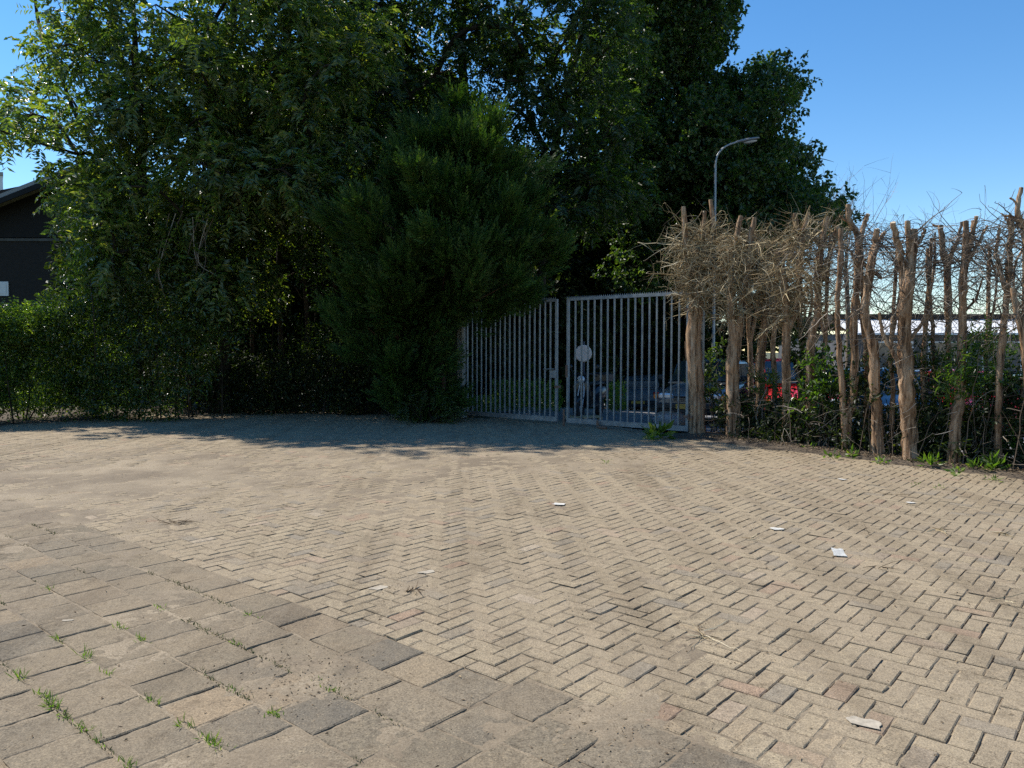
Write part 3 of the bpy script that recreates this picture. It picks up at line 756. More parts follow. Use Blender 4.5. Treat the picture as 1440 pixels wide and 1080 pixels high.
# ------------------------------------------------------------------ the gate
def gpt(t, z, off=0.0):                    # along the gate from the right end, metres
    p = GR[:2] + GB * t + GN * off; return np.array([p[0], p[1], z])
def gate_t(px):                            # where the view through a pixel column meets the gate plane
    d = ray(px, 540)[:2]; A = np.array([[d[0], -GB[0]], [d[1], -GB[1]]]); return np.linalg.solve(A, GR[:2])[1]
GH = P(968, 410.5, GR[1])[2]
def gbox(mb, t0, t1, z0, z1, o0, o1):
    v = [gpt(t, z, o) for z in (z0, z1) for t, o in ((t0, o0), (t1, o0), (t1, o1), (t0, o1))]
    mb.add(v, np.array([(3, 2, 1, 0), (4, 5, 6, 7), (0, 1, 5, 4), (1, 2, 6, 5), (2, 3, 7, 6), (3, 0, 4, 7)]))
t0, t1, t2, t3 = 0.0, gate_t(797.5), gate_t(784), GLEN - .02
def gate_leaf(ta, tb, nb, label, lockside):
    base = gpt((ta + tb) / 2, 0); g = thing('metal_gate', base, label, 'gate', 'leaves of the double gate')
    f = MB(); z0 = .07
    gbox(f, ta, ta + .05, z0, GH, -.025, .025); gbox(f, tb - .05, tb, z0, GH, -.025, .025)
    gbox(f, ta + .0505, tb - .0505, z0, z0 + .10, -.023, .023); gbox(f, ta + .0505, tb - .0505, GH - .05, GH - .001, -.023, .023)
    f.build('frame', M['galv'], g, base)
    for i in range(nb):
        t = ta + .05 + (tb - ta - .1) * (i + 1) / (nb + 1)
        b_ = MB(); gbox(b_, t - .0135, t + .0135, z0 + .1005, GH - .0505, -.0135, .0135); b_.build('bar', M['galv'], g, base)
    s = MB()
    gbox(s, ta + .05, tb - .05, GH + .0005, GH + .012, -.004, .004)
    for i in range(int((tb - ta) / .05)):
        t = ta + .06 + i * .05
        s.add([gpt(t - .014, GH + .010, -.003), gpt(t + .014, GH + .010, -.003), gpt(t, GH + .042, -.003), gpt(t - .014, GH + .010, .003), gpt(t + .014, GH + .010, .003), gpt(t, GH + .042, .003)],
              [np.array([(0, 1, 2), (5, 4, 3)]), np.array([(0, 3, 4, 1), (1, 4, 5, 2), (2, 5, 3, 0)])])
    s.build('spike_strip', M['galv'], g, base)
    ho = ta if lockside == 'hi' else tb
    for z in (.32, GH - .35):
        k = MB(); gbox(k, ho - .085, ho + .085, z, z + .05, -.036, -.0255); k.tube(np.array([gpt(ho + (-.02 if lockside == 'hi' else .02), z - .03, -.05), gpt(ho + (-.02 if lockside == 'hi' else .02), z + .08, -.05)]), .016, 10); k.build('hinge', M['rust'], g, base)
    e = tb - .025 if lockside == 'hi' else ta + .025
    return g, base, e
g, base, e = gate_leaf(t0, t1, 16, 'right leaf of the grey barred steel gate, beside the dead hedge', 'hi')
k = MB(); gbox(k, e - .005, e + .045, 1.02, 1.28, -.034, -.0255); k.build('lock_plate', M['rust'], g, base)
k = MB(); gbox(k, e + .06, e + .10, -.03, .35, -.05, -.03); k.build('drop_bolt', M['rust'], g, base)
k = MB(); k.tube(curve([gpt(e - 1.02, .03, -.09), gpt(e - .86, .03, -.09), gpt(e - .81, .06, -.085), gpt(e - .80, .17, -.085)], 10), [.03] * 8 + [.025, .02], 8); k.build('gate_stop', M['rust'], g, base)
g, base, e = gate_leaf(t2, t3, 17, 'left leaf of the grey barred steel gate, under the conifer', 'lo')
k = MB(); gbox(k, e - .02, e + .14, 1.0, 1.16, -.04, -.0255)
k.tube(curve([gpt(e + .04, 1.19, -.04), gpt(e + .04, 1.19, -.10), gpt(e + .12, 1.19, -.11), gpt(e + .28, 1.18, -.10)], 10), .011, 8); k.build('lock_case', M['galv'], g, base)
k = MB(); gbox(k, e - .14, e + .02, .79, .84, -.05, -.0255); k.build('latch_bolt', M['rust'], g, base)
for t, lab, w_ in ((-.13, 'square steel gate post hidden behind the end trunk', .08), (GLEN + .12, 'pale concrete gate post under the conifer', .16)):
    ofs = .24 if t < 0 else 0.; b0 = gpt(t, 0, ofs); g = thing('gate_post', b0, lab, 'post', 'posts of the gate')
    p = MB(); gbox(p, t - w_ / 2, t + w_ / 2, -.1, GH + .03, ofs - w_ / 2, ofs + w_ / 2); p.build('shaft', M['galv' if w_ < .12 else 'concrete'], g, b0)
    p = MB(); gbox(p, t - w_ / 2 - .01, t + w_ / 2 + .01, GH + .0305, GH + .06, ofs - w_ / 2 - .01, ofs + w_ / 2 + .01); p.build('cap', M['galv' if w_ < .12 else 'concrete'], g, b0)

# ------------------------------------------------------------------ pollarded dead hedge
def arc_twigs(mb, o, d, L, r, droop, segs=6, curl=.35):
    n = len(o); d = nrm(d); t = np.linspace(0, 1, segs)[None, :, None]
    L = np.broadcast_to(L, (n,))[:, None, None]; side = rdir(n)[:, None]
    p = o[:, None] + d[:, None] * L * t + side * (curl * L * t ** 2) + np.array([0, 0, -1.0]) * (np.broadcast_to(droop, (n,))[:, None, None] * L * t ** 2) + rng.normal(0, .02, (n, segs, 3)) * L * t
    tg = nrm(np.gradient(p, axis=1)); u = nrm(np.cross(tg, rng.normal(size=(n, 1, 3)))); w = np.cross(tg, u)
    rr = np.broadcast_to(r, (n,))[:, None, None] * (1.05 - .8 * t)
    ring = np.stack([p + rr * (math.cos(a) * u + math.sin(a) * w) for a in (0, 2.094, 4.189)], 2)     # n,segs,3,3
    base = np.arange(n)[:, None, None] * segs * 3; s = np.arange(segs - 1)[None, :, None] * 3; j = np.arange(3)[None, None]; jn = (j + 1) % 3
    f = np.stack([base + s + j, base + s + jn, base + s + 3 + jn, base + s + 3 + j], -1).reshape(-1, 4)
    mb.add(ring.reshape(-1, 3), f); return p

# centre lines in photo pixels with half-widths in pixels, then each stem's depth is its foot's depth
POL = [
 ((980, 612), [[(980, 612, 14), (979, 570, 12.5), (977, 520, 12), (975, 470, 11.5), (979, 425, 10), (984, 385, 8)], [(979, 430, 7), (970, 385, 6), (965, 345, 5), (961, 291, 4)], [(984, 385, 7), (1000, 357, 4), (1004, 330, 4), (999, 281, 3.2)], [(984, 390, 6), (988, 340, 4), (991, 297, 3)]], 'dry', 760, (925, 1020, 318, 425), 'thick leaning pollard beside the gate with a shaggy dry twig crown'),
 ((1030, 617), [[(1030, 617, 11), (1031, 570, 10.5), (1030, 520, 10.5), (1033, 475, 10)], [(1030, 525, 8.5), (1032, 485, 8.5), (1027, 440, 6.5), (1027, 395, 5.5), (1026, 350, 5)], [(1031, 525, 8.5), (1034, 485, 8), (1042, 450, 6), (1046, 400, 5.5), (1053, 350, 5), (1061, 306, 3.5)], [(1027, 400, 5), (1033, 350, 4), (1042, 304, 3.5)]], 'dry', 430, (990, 1080, 330, 440), 'forked pollard with orange torn bark, second from the gate'),
 ((1068, 615), [[(1068, 615, 7.5), (1069, 560, 7), (1071, 500, 7), (1076, 450, 6), (1078, 400, 5), (1083, 345, 4)], [(1078, 410, 4), (1066, 370, 4), (1061, 330, 3.5)]], 'dry', 360, (1030, 1120, 320, 440), 'thin pollard curving right, third from the gate'),
 ((1105, 624), [[(1105, 624, 7), (1106, 560, 6.5), (1105, 500, 6.5), (1106, 450, 6), (1105, 410, 5), (1098, 380, 4)], [(1107, 465, 5), (1122, 432, 5), (1124, 390, 5), (1128, 340, 4.5), (1137, 299, 3.2)], [(1126, 345, 4.5), (1118, 300, 3.5)]], 'dry', 320, (1065, 1150, 318, 440), 'pollard with a split orange wound low on its bark, in front of the red car'),
 ((1140, 628), [[(1140, 628, 7.5), (1140, 560, 6.5), (1139, 500, 6.5), (1143, 465, 6), (1151, 440, 5.5), (1150, 400, 5), (1154, 355, 4.5), (1163, 305, 3.5)], [(1151, 400, 4), (1166, 360, 3.5), (1178, 318, 3)]], 'dry', 190, (1115, 1190, 315, 440), 'crooked pollard standing in the bright green sapling'),
 ((1190, 636), [[(1190, 636, 7.5), (1192, 590, 7), (1199, 560, 6), (1202, 510, 5.8), (1200, 450, 5.6), (1205, 400, 5.4), (1209, 350, 5), (1203, 325, 4.5), (1194, 310, 4), (1193, 288, 3.6)], [(1208, 345, 4.6), (1214, 320, 3.6), (1221, 301, 3)], [(1203, 325, 3), (1192, 312, 2.2), (1181, 304, 1.6)], [(1191, 588, 6), (1184, 540, 4.8), (1180, 490, 4.5), (1178, 440, 4.2), (1180, 390, 4.2), (1183, 322, 4.2)], [(1209, 365, 3.5), (1222, 378, 3), (1240, 392, 2)]], 'grey', 200, (1165, 1250, 325, 450), 'twin-stemmed pollard with a Y-shaped top against the sky'),
 ((1235, 643), [[(1235, 643, 9), (1233, 590, 8), (1230, 540, 7.5), (1228, 490, 7.2), (1217, 440, 6.5), (1221, 400, 6), (1226, 365, 6), (1231, 345, 5), (1233, 322, 4)], [(1228, 355, 4), (1238, 335, 3), (1245, 326, 2.4)], [(1220, 405, 3), (1205, 372, 2.6), (1196, 352, 2)]], 'grey', 230, (1200, 1290, 325, 460), 'wavy pollard with a ragged top between twin stems and the thickest trunk'),
 ((1280, 650), [[(1281, 652, 12), (1278, 600, 10.5), (1275, 550, 10.5), (1273, 500, 10.5), (1272, 450, 10), (1276, 410, 9), (1281, 370, 8), (1284, 323, 6.5)], [(1272, 420, 7), (1268, 370, 6.5), (1262, 340, 5.5), (1256, 313, 4.6)], [(1281, 375, 5), (1278, 340, 4.5), (1276, 311, 3.8)], [(1266, 530, 3), (1258, 500, 3.4), (1243, 472, 3), (1236, 440, 2.2)], [(1284, 350, 4), (1294, 338, 3), (1301, 322, 2)], [(1278, 480, 3), (1296, 455, 2.8), (1308, 425, 2)]], 'grey', 300, (1235, 1330, 325, 470), 'thickest pollard with broad flat-cut twin tops right of centre in the row'),
 ((1328, 640), [[(1325, 628, 3.4), (1331, 560, 3.6), (1334, 500, 4.2), (1333, 440, 5.2), (1332, 372, 5.6)], [(1332, 375, 5), (1326, 352, 4.6), (1323, 317, 4.2)], [(1332, 375, 4), (1341, 352, 3.2), (1347, 338, 2.5), (1352, 312, 1.8)], [(1324, 320, 2.2), (1312, 316, 1.6)], [(1320, 600, 2), (1312, 480, 3), (1306, 400, 2.8), (1304, 350, 2.4)]], 'grey', 190, (1290, 1360, 320, 450), 'slender U-forked pollard close left of the straight trunk'),
 ((1343, 655), [[(1343, 656, 9.5), (1343, 600, 8.5), (1350, 560, 7.5), (1352, 500, 6.2), (1354, 450, 6), (1354, 400, 5.8), (1357, 360, 5.5), (1358, 311, 4)], [(1357, 365, 4.5), (1366, 340, 3.4), (1373, 304, 2.6)], [(1355, 378, 3), (1372, 350, 2.4), (1389, 317, 1.5)], [(1366, 335, 2.4), (1368, 310, 2)], [(1354, 440, 2), (1372, 420, 1.8), (1382, 390, 1.2)]], 'grey', 260, (1330, 1420, 320, 460), 'straight pollard with a club-shaped base right of the thickest trunk'),
 ((1405, 660), [[(1405, 662, 5.5), (1404, 600, 4.8), (1405, 550, 4.6), (1407, 500, 4.8), (1413, 450, 4.6), (1418, 400, 4.6), (1420, 350, 4.2), (1422, 305, 3.6)], [(1416, 415, 3.6), (1404, 372, 3.2), (1401, 350, 3), (1406, 320, 2.4)], [(1421, 320, 2.6), (1414, 306, 1.6), (1408, 300, 1)]], 'grey', 240, (1375, 1450, 315, 470), 'slim pollard leaning right near the right edge of the photo'),
 ((1452, 672), [[(1456, 676, 9), (1452, 600, 8), (1448, 540, 7), (1440, 480, 6), (1430, 440, 5), (1424, 405, 4)], [(1450, 540, 6), (1452, 440, 6), (1446, 360, 5.5), (1438, 318, 5), (1430, 295, 4), (1436, 264, 3)], [(1438, 320, 3.5), (1424, 305, 2.4), (1412, 304, 1.6)], [(1440, 322, 3), (1428, 285, 1.6), (1420, 278, 1.2)]], 'grey', 260, (1410, 1480, 300, 470), 'tallest ragged pollard cut by the right edge of the photo'),
]
for x0, y0, x1, y1, r, lab in ((1163, 628, 1168, 330, 2.6, 'thin dark stem just right of the crooked pollard'), (1214, 634, 1210, 345, 3.0, 'thin stem between the twin-stemmed pollard and the wavy one'), (1252, 640, 1262, 350, 2.6, 'thin dark stem between the wavy pollard and the thickest'), (1302, 640, 1310, 335, 2.8, 'thin dark stem close right of the thickest pollard'), (1385, 648, 1392, 350, 2.6, 'thin stem left of the slim leaning pollard'), (1054, 610, 1050, 360, 3.4, 'thin stem between the second and third pollards'), (1090, 616, 1094, 350, 3.2, 'thin stem between the third pollard and the wounded one'), (1127, 620, 1121, 370, 2.8, 'thin stem left of the crooked pollard'), (1428, 655, 1440, 340, 2.6, 'thin stem between the slim pollard and the tallest one')):
    xm_ = (x0 + x1) / 2 + rng.uniform(-7, 7)
    POL.append(((x0, y0), [[(x0, y0, r * 1.5), (xm_ + rng.uniform(-3, 3), y0 * .66 + y1 * .34, r * 1.25), (xm_, (y0 + y1) / 2, r * 1.15), (x1, y1, r)], [(xm_, (y0 + y1) / 2, r * .8), (xm_ + rng.choice([-14, 14]), y1 + 40, r * .7), (xm_ + rng.choice([-12, 16]), y1 - 8, r * .5)]], 'grey', 60, (x1 - 30, x1 + 30, 330, 440), lab))
for (bx_, by_), stems, kind, ntw, (xa_, xb_, ya_, yb_), lab in POL:
    b0 = G(bx_, by_); Yb = b0[1]; base = np.array([b0[0], b0[1], 0.0]); sc = Yb / F
    t = thing('pollard_tree', base, lab, 'dead tree', 'row of pollarded dead hedge trees')
    cutm = MB(); allp = []; allr = []
    off = {}
    w0 = MB()
    for si, st in enumerate(stems):
        a = np.array(st, float); n = 5 * (len(a) - 1) + 1
        dz = 0.0
        pts = []
        for q, (x, y, r) in enumerate(a):
            dd = rng.normal(0, .035) if (q or not si) else 0.0
            pts.append(P(x, y, Yb + dd))
        pts = np.array(pts)
        if si == 0 or a[0, 1] > 560: pts[0, 2] = -.05
        c = curve(pts, n); rr = curve1(a[:, 2] * sc * .86, n)
        c[1:-1] += rng.normal(0, .006, (n - 2, 3)) * np.array([1, 1, 0])
        if si == 0: rr[0] *= 1.18
        rr = rr * (1 + .05 * rng.normal(size=n))
        tgt = w0 if si == 0 else MB()
        tgt.tube(c, rr, 18 if si == 0 else 10, ripple=.085)
        if si:
            tgt.build('limb', M['pollard'], t, base, True)
        else: w0.build('trunk', M['pollard'], t, base, True)
        allp.append(c); allr.append(rr)
        dirv = nrm(c[-1] - c[-2])
        if a[-1, 2] > 2.3:
            u = nrm(np.cross(dirv, [0, 1, .3])); v2 = np.cross(dirv, u); ang = np.arange(9) / 9 * 2 * math.pi
            ring = c[-1] + dirv * .004 + rr[-1] * .9 * (np.cos(ang)[:, None] * u + np.sin(ang)[:, None] * v2)
            cutm.add(np.vstack([ring, ring - dirv * .03]), [np.arange(9)[None], np.array([(i, i + 9, (i + 1) % 9 + 9, (i + 1) % 9) for i in range(9)])])
    bs = MB()
    for c, rr in zip(allp, allr):
        n = len(c); tg = nrm(np.gradient(c, axis=0)); uu = nrm(np.cross(tg, [0, 1., .2])); vv = np.cross(tg, uu)
        for _ in range(int(9 * rr[0] / .06 * n / 26)):
            k = int(rng.integers(3, max(4, n // 3))); i0 = int(rng.integers(0, max(1, n - k))); a0 = rng.uniform(0, 6.283); da = rng.uniform(.12, .3); L_ = []
            for q in range(i0, min(n, i0 + k + 1)):
                e = (q - i0) / k; lift = 1.02 + .10 * (e if rng.random() < .8 else 1 - e) ** 3; a1 = a0 + .25 * e + rng.normal(0, .03); w_ = da * (1 - .8 * abs(e - .4))
                row = []
                for f_, h_ in ((-w_, .97), (-w_ * .6, lift + .05), (w_ * .6, lift + .05), (w_, .97)):
                    an = a1 + f_; row.append(c[q] + (math.cos(an) * uu[q] + math.sin(an) * vv[q]) * rr[q] * h_)
                L_.append(row)
            bs.loft(L_, caps=False, closed=False)
    bs.build('bark_strips', M['pollard'], t, base)
    if cutm.v: cutm.build('cut_end', M['cutwood'], t, base)
    pts = np.concatenate(allp); hi = pts[pts[:, 2] > P(0, yb_ + 10, Yb)[2]]
    topz = P(0, ya_ + 6, Yb)[2]; hi = hi[hi[:, 2] < topz]
    if len(hi) < 4: hi = pts[-12:]
    tw = MB()
    n = int(ntw * (1.7 if kind == 'dry' else .95))
    o = hi[rng.integers(len(hi), size=n)] + rng.normal(0, .02, (n, 3))
    if kind == 'dry':
        # main side branches, then shaggy secondary twigs over the crown
        n1 = int(n * .3)
        d = rng.normal(0, 1, (n1, 3)) * np.array([1, .7, .5]) + np.array([0, -.1, .38])
        p1 = arc_twigs(tw, o[:n1], d, rng.uniform(.22, .62, n1), rng.uniform(.008, .018, n1), rng.uniform(-.1, .45, n1), 7, .5)
        o2 = p1[rng.integers(n1, size=n), rng.integers(1, 7, size=n)]
        d = rng.normal(0, 1, (n, 3)) * np.array([1, .8, .8]) + np.array([0, -.1, .1])
        arc_twigs(tw, o2, d, rng.uniform(.12, .36, n), rng.uniform(.0032, .0068, n), rng.uniform(-.2, .55, n), 6, .6)
        o3 = p1[rng.integers(n1, size=n), rng.integers(2, 7, size=n)]
        d = rng.normal(0, 1, (n, 3)) + np.array([0, 0, -.05])
        arc_twigs(tw, o3, d, rng.uniform(.1, .3, n), rng.uniform(.003, .005, n), rng.uniform(-.1, .6, n), 5, .7)
        # bare ends pointing up out of the top
        m = 22; d = rng.normal(0, .7, (m, 3)) + np.array([0, 0, .5])
        arc_twigs(tw, p1[rng.integers(n1, size=m), 3], d, rng.uniform(.15, .4, m), .006, .1, 7, .25)
        tw.build('twigs', M['drytwig'], t, base)
    else:
        n1 = int(n * .42)
        sgn = rng.choice([-1, 1], n1)
        d = np.stack([sgn * rng.uniform(.3, 1, n1), rng.normal(0, .5, n1), rng.normal(.2, .55, n1)], -1)
        p1 = arc_twigs(tw, o[:n1], d, rng.uniform(.3, .75, n1), rng.uniform(.004, .011, n1), rng.uniform(-.1, .9, n1), 9, .5)
        n2 = n
        o2 = p1[rng.integers(n1, size=n2), rng.integers(2, 9, size=n2)]
        d = rng.normal(0, 1, (n2, 3)) * np.array([1, .7, .8])
        arc_twigs(tw, o2, d, rng.uniform(.12, .42, n2), rng.uniform(.0024, .005, n2), rng.uniform(-.3, .8, n2), 7, .65)
        tw.build('twigs', M['greytwig'], t, base)
    # loose stems and suckers lower down
    lo = MB(); m = 16
    low = pts[(pts[:, 2] > .3)]
    o = low[rng.integers(len(low), size=m)]; d = rng.normal(0, 1, (m, 3)) * np.array([1, .6, .5])
    arc_twigs(lo, o, d, rng.uniform(.2, .7, m), rng.uniform(.003, .006, m), rng.uniform(-.2, .7, m), 8, .4)
    o = np.repeat(base[None], 4, 0) + rng.normal(0, .15, (4, 3)) * np.array([1, 1, 0])
    arc_twigs(lo, o, rng.normal(0, .12, (4, 3)) + np.array([0, 0, 1]), rng.uniform(.7, 1.7, 4), .008, .03, 9, .1)
    lo.build('side_shoots', M['greytwig'], t, base)

# undergrowth behind the row
cl = []
for k in range(230):
    t_ = rng.random(); p = HB0 + HD * ((L - 1) * t_) + HNV * rng.uniform(.35, 1.5)
    pxx = 720 + F * p[0] / p[1]; lowz = .62 if (1066 < pxx < 1134) else .6 if (t_ < .12 or 1345 < pxx < 1376) else 1.25
    cl.append((p[0], p[1], rng.uniform(.05, 1.0) ** 1.3 * lowz, rng.uniform(.16, .36)))
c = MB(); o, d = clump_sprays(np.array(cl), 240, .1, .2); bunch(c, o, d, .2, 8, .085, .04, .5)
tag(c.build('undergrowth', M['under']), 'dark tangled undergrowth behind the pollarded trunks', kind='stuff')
tw = MB(); n = 650
t_ = rng.random(n); p = HB0 + HD[None] * (L * t_)[:, None] + HNV[None] * rng.uniform(-.25, 1.4, n)[:, None]
o = np.stack([p[:, 0], p[:, 1], rng.uniform(.03, 1.3, n) ** 1.3], -1); d = rng.normal(0, 1, (n, 3)) * np.array([1, 1, .35])
arc_twigs(tw, o, d, rng.uniform(.15, .55, n), rng.uniform(.002, .006, n), .2, 7, .5)
tag(tw.build('brushwood', M['greytwig']), 'dead twigs and brushwood lying along the hedge foot', kind='stuff')
# dead leaves on the verges and yard edges
lf = MB(); n = 2600
t_ = rng.random(n); p = HB0 + HD[None] * (L * t_)[:, None] - HNV[None] * (rng.exponential(.22, n) - .25)[:, None]
x2 = rng.uniform(xs[0], xs[-1], n); y2 = left_y(x2) + .5 - rng.exponential(.5, n)
px_ = np.concatenate([p[:, 0], x2]); py_ = np.concatenate([p[:, 1], y2])
zz = relief(px_, py_) + .008 + np.where(hedge_s(px_, py_) > -.3, .06, 0) + np.where(py_ > left_y(px_) - .1, .05, 0)
o = np.stack([px_, py_, zz], -1); d = rng.normal(0, 1, o.shape) * np.array([1, 1, .15]); nn = rng.normal(0, .35, o.shape) + np.array([0, 0, 1])
leaves(lf, o, d, nn, rng.uniform(.025, .07, len(o)), rng.uniform(.01, .03, len(o)))
n = 3000; x3 = rng.uniform(-8, 7, n); y3 = rng.uniform(1.8, 14, n); ok = inside(x3, y3); x3, y3 = x3[ok], y3[ok]
o = np.stack([x3, y3, relief(x3, y3) + .004], -1); d = rng.normal(0, 1, o.shape) * np.array([1, 1, .1]); nn = rng.normal(0, .3, o.shape) + np.array([0, 0, 1])
leaves(lf, o, d, nn, rng.uniform(.006, .03, len(o)) * rng.choice([.6, 1, 1.3], len(o)), rng.uniform(.003, .012, len(o)))
for p_, r_, n_ in [(G(430, 955), .22, 260), (G(850, 1025), .2, 120), (G(985, 900), .2, 60), (G(250, 737), .5, 160), (G(585, 833), .15, 60)]:
    o = np.stack([p_[0] + rng.normal(0, r_, n_), p_[1] + rng.normal(0, r_, n_), np.zeros(n_)], -1); o[:, 2] = np.maximum(bedz(o[:, 0], o[:, 1]), relief(o[:, 0], o[:, 1])) + .003
    leaves(lf, o, rng.normal(0, 1, o.shape) * np.array([1, 1, .3]), rng.normal(0, .5, o.shape) + np.array([0, 0, 1]), rng.uniform(.006, .022, n_), rng.uniform(.004, .01, n_))
tag(lf.build('leaf_litter', M['deadleaf']), 'scattered dead leaves and crumbs on the paving and verges', kind='stuff')

# leafy saplings in the row
def sap(name, lab, px, Y, ys, w_, n, leafn, m, dens, base_off=0):
    y0, y1 = ys; cl = fill_clumps([(px - w_, y0), (px + w_, y0), (px + w_, y1), (px - w_, y1)], n, Y, .3, .13, .26, .5)
    b0 = at(px, Y); shrub(name, lab, b0, cl, dens, leafn, M[m], 'shrub', 'green saplings in the dead hedge', stems=9, stem_r=.012, barkm='greytwig')
broad = lambda c, o, d: bunch(c, o, d, .14, 6, .10, .055, .7)
narrow = lambda c, o, d: bunch(c, o, d + np.array([0, 0, .3]), .2, 8, .11, .026, .5)
sap('green_sapling', 'bright broad-leaved sapling in front of the crooked pollard', 1156, 12.4, (505, 585), 24, 10, broad, 'sapling', 330)
sap('green_sapling', 'taller dark-leaved sapling behind the twin-stemmed pollard', 1150, 13.2, (450, 520), 34, 12, broad, 'mid', 300)
sap('green_sapling', 'narrow-leaved light green sapling right of the club-based pollard', 1378, 10.6, (462, 560), 32, 15, narrow, 'sapling', 420)
sap('green_sapling', 'dark narrow-leaved sapling below the light green one', 1385, 10.7, (560, 640), 34, 12, narrow, 'thicket', 380)
sap('green_sapling', 'dark leafy sapling between the first two pollards', 1008, 14.8, (490, 560), 22, 10, broad, 'mid', 330)
sap('green_sapling', 'small feathery green sapling between third and fourth pollards', 1075, 13.6, (535, 575), 14, 5, narrow, 'sapling', 420)
sap('green_sapling', 'dark leafy sapling right of the thickest pollard', 1312, 11.6, (500, 580), 22, 9, narrow, 'thicket', 330)

# weeds along the hedge foot
def weed(px, py, h, lab, nl=22, wide=False):
    b0 = G(px, py); b0[2] = relief(b0[0], b0[1]) + .01
    c = MB(); n = nl
    o = b0 + rng.normal(0, .03, (n, 3)) * np.array([1, 1, 0]); d = rng.normal(0, .55, (n, 3)) + np.array([0, 0, .8])
    nn = np.cross(nrm(d), rng.normal(size=(n, 3)))
    p2 = o + nrm(d) * h * rng.uniform(.1, .6, n)[:, None]
    leaves(c, p2, d + np.array([0, 0, -.35]), nn, rng.uniform(.5, 1, n) * h, rng.uniform(.16, .3, n) * h * (1.4 if wide else .8))
    o_ = c.build('weed', M['weed'], None, b0); tag(o_, lab, 'weed', 'weeds along the hedge foot')
weed(926, 617, .30, 'leafy weed clump under the right end of the gate', 46, True)
weed(915, 620, .16, 'small low weed left of the clump at the gate', 18, True)
weed(1307, 656, .20, 'pale green weed at the paving edge right of the thickest pollard', 34)
weed(1200, 643, .14, 'low weed at the foot of the twin-stemmed pollard', 20, True)
weed(1170, 645, .12, 'creeping weed in front of the crooked pollard', 18, True)
weed(1142, 632, .12, 'small weed touching the crooked pollard foot', 14, True)
weed(1400, 664, .22, 'leafy weed at the foot of the slim pollard', 30, True)
weed(1372, 662, .18, 'weed in front of the straight club-based pollard', 24, True)
weed(1400, 678, .09, 'tiny bright weed growing out of the bricks near the right edge', 14)
weed(1318, 688, .06, 'flat weed in the brick joints below the hedge, right one', 16)
weed(1288, 684, .05, 'flat weed in the brick joints below the hedge, left one', 14)
weed(1432, 650, .42, 'tall bamboo-like leafy shoot at the right edge of the photo', 60)
weed(1345, 668, .12, 'low weed between the straight pollard and the slim one', 16, True)
weed(1240, 652, .12, 'low weed at the foot of the wavy pollard', 16, True)
weed(852, 652, .06, 'faint grass patch on the paving in front of the gate', 22)

# grass in the tile joints
TUFT = [(20, 1005, .07), (8, 960, .10), (110, 930, .09), (75, 905, .06), (245, 1026, .08), (195, 992, .06), (65, 830, .06), (22, 840, .05), (165, 885, .06), (190, 903, .06), (228, 856, .04), (367, 862, .05), (432, 982, .05), (325, 970, .04), (365, 1012, .05), (60, 1000, .08), (95, 1032, .06), (115, 1052, .06), (270, 1052, .07), (285, 1048, .06), (42, 985, .06), (335, 905, .04), (455, 957, .05), (150, 948, .04), (395, 1000, .04), (190, 1075, .06), (70, 1015, .05), (345, 1030, .05)]
for px, py, h in TUFT:
    b0 = G(px, py); u_ = (b0[:2] - O2) @ AD; b0[:2] += AD * (round(u_ / T) * T - u_); b0[2] = relief(b0[0], b0[1]) - .005; n = 20
    c = MB()
    o = b0 + rng.normal(0, .012, (n, 3)) * np.array([1, 1, 0]) + (rng.normal(0, .03, n)[:, None] * np.array([*BD, 0])); d = rng.normal(0, .6, (n, 3)) + np.array([0, 0, .75])
    leaves(c, o, d, np.cross(nrm(d), rng.normal(size=(n, 3))), rng.uniform(.4, 1.0, n) * h * .85, rng.uniform(.003, .007, n))
    tag(c.build('grass_tuft', M['weed'], None, b0), 'small green grass tuft growing in a joint of the grey tiles', 'grass tuft', 'grass tufts in the tile joints')
# fine moss and dry grass in joints
c = MB(); n = 15000
r_ = rng.integers(1, 14, n); vv = rng.uniform(0, 5.5, n)
dens = vnoise(vv, r_ * 3.1, 1.6, 12)
uu = -r_ * T + rng.normal(0, .009, n)
ok = (dens + .25 * vnoise(vv, r_ * 5.3, 7, 2)) > .10
uu, vv = uu[ok], vv[ok]; x, y = uv2w(uu, vv)
o = np.stack([x, y, relief(x, y) - .006], -1); d = rng.normal(0, .7, o.shape) + np.array([0, 0, .55])
leaves(c, o, d, np.cross(nrm(d), rng.normal(size=o.shape)), rng.uniform(.008, .034, len(o)), rng.uniform(.003, .007, len(o)))
tag(c.build('joint_moss', M['drygrass']), 'fine dry grass and moss along the tile joints', kind='stuff')

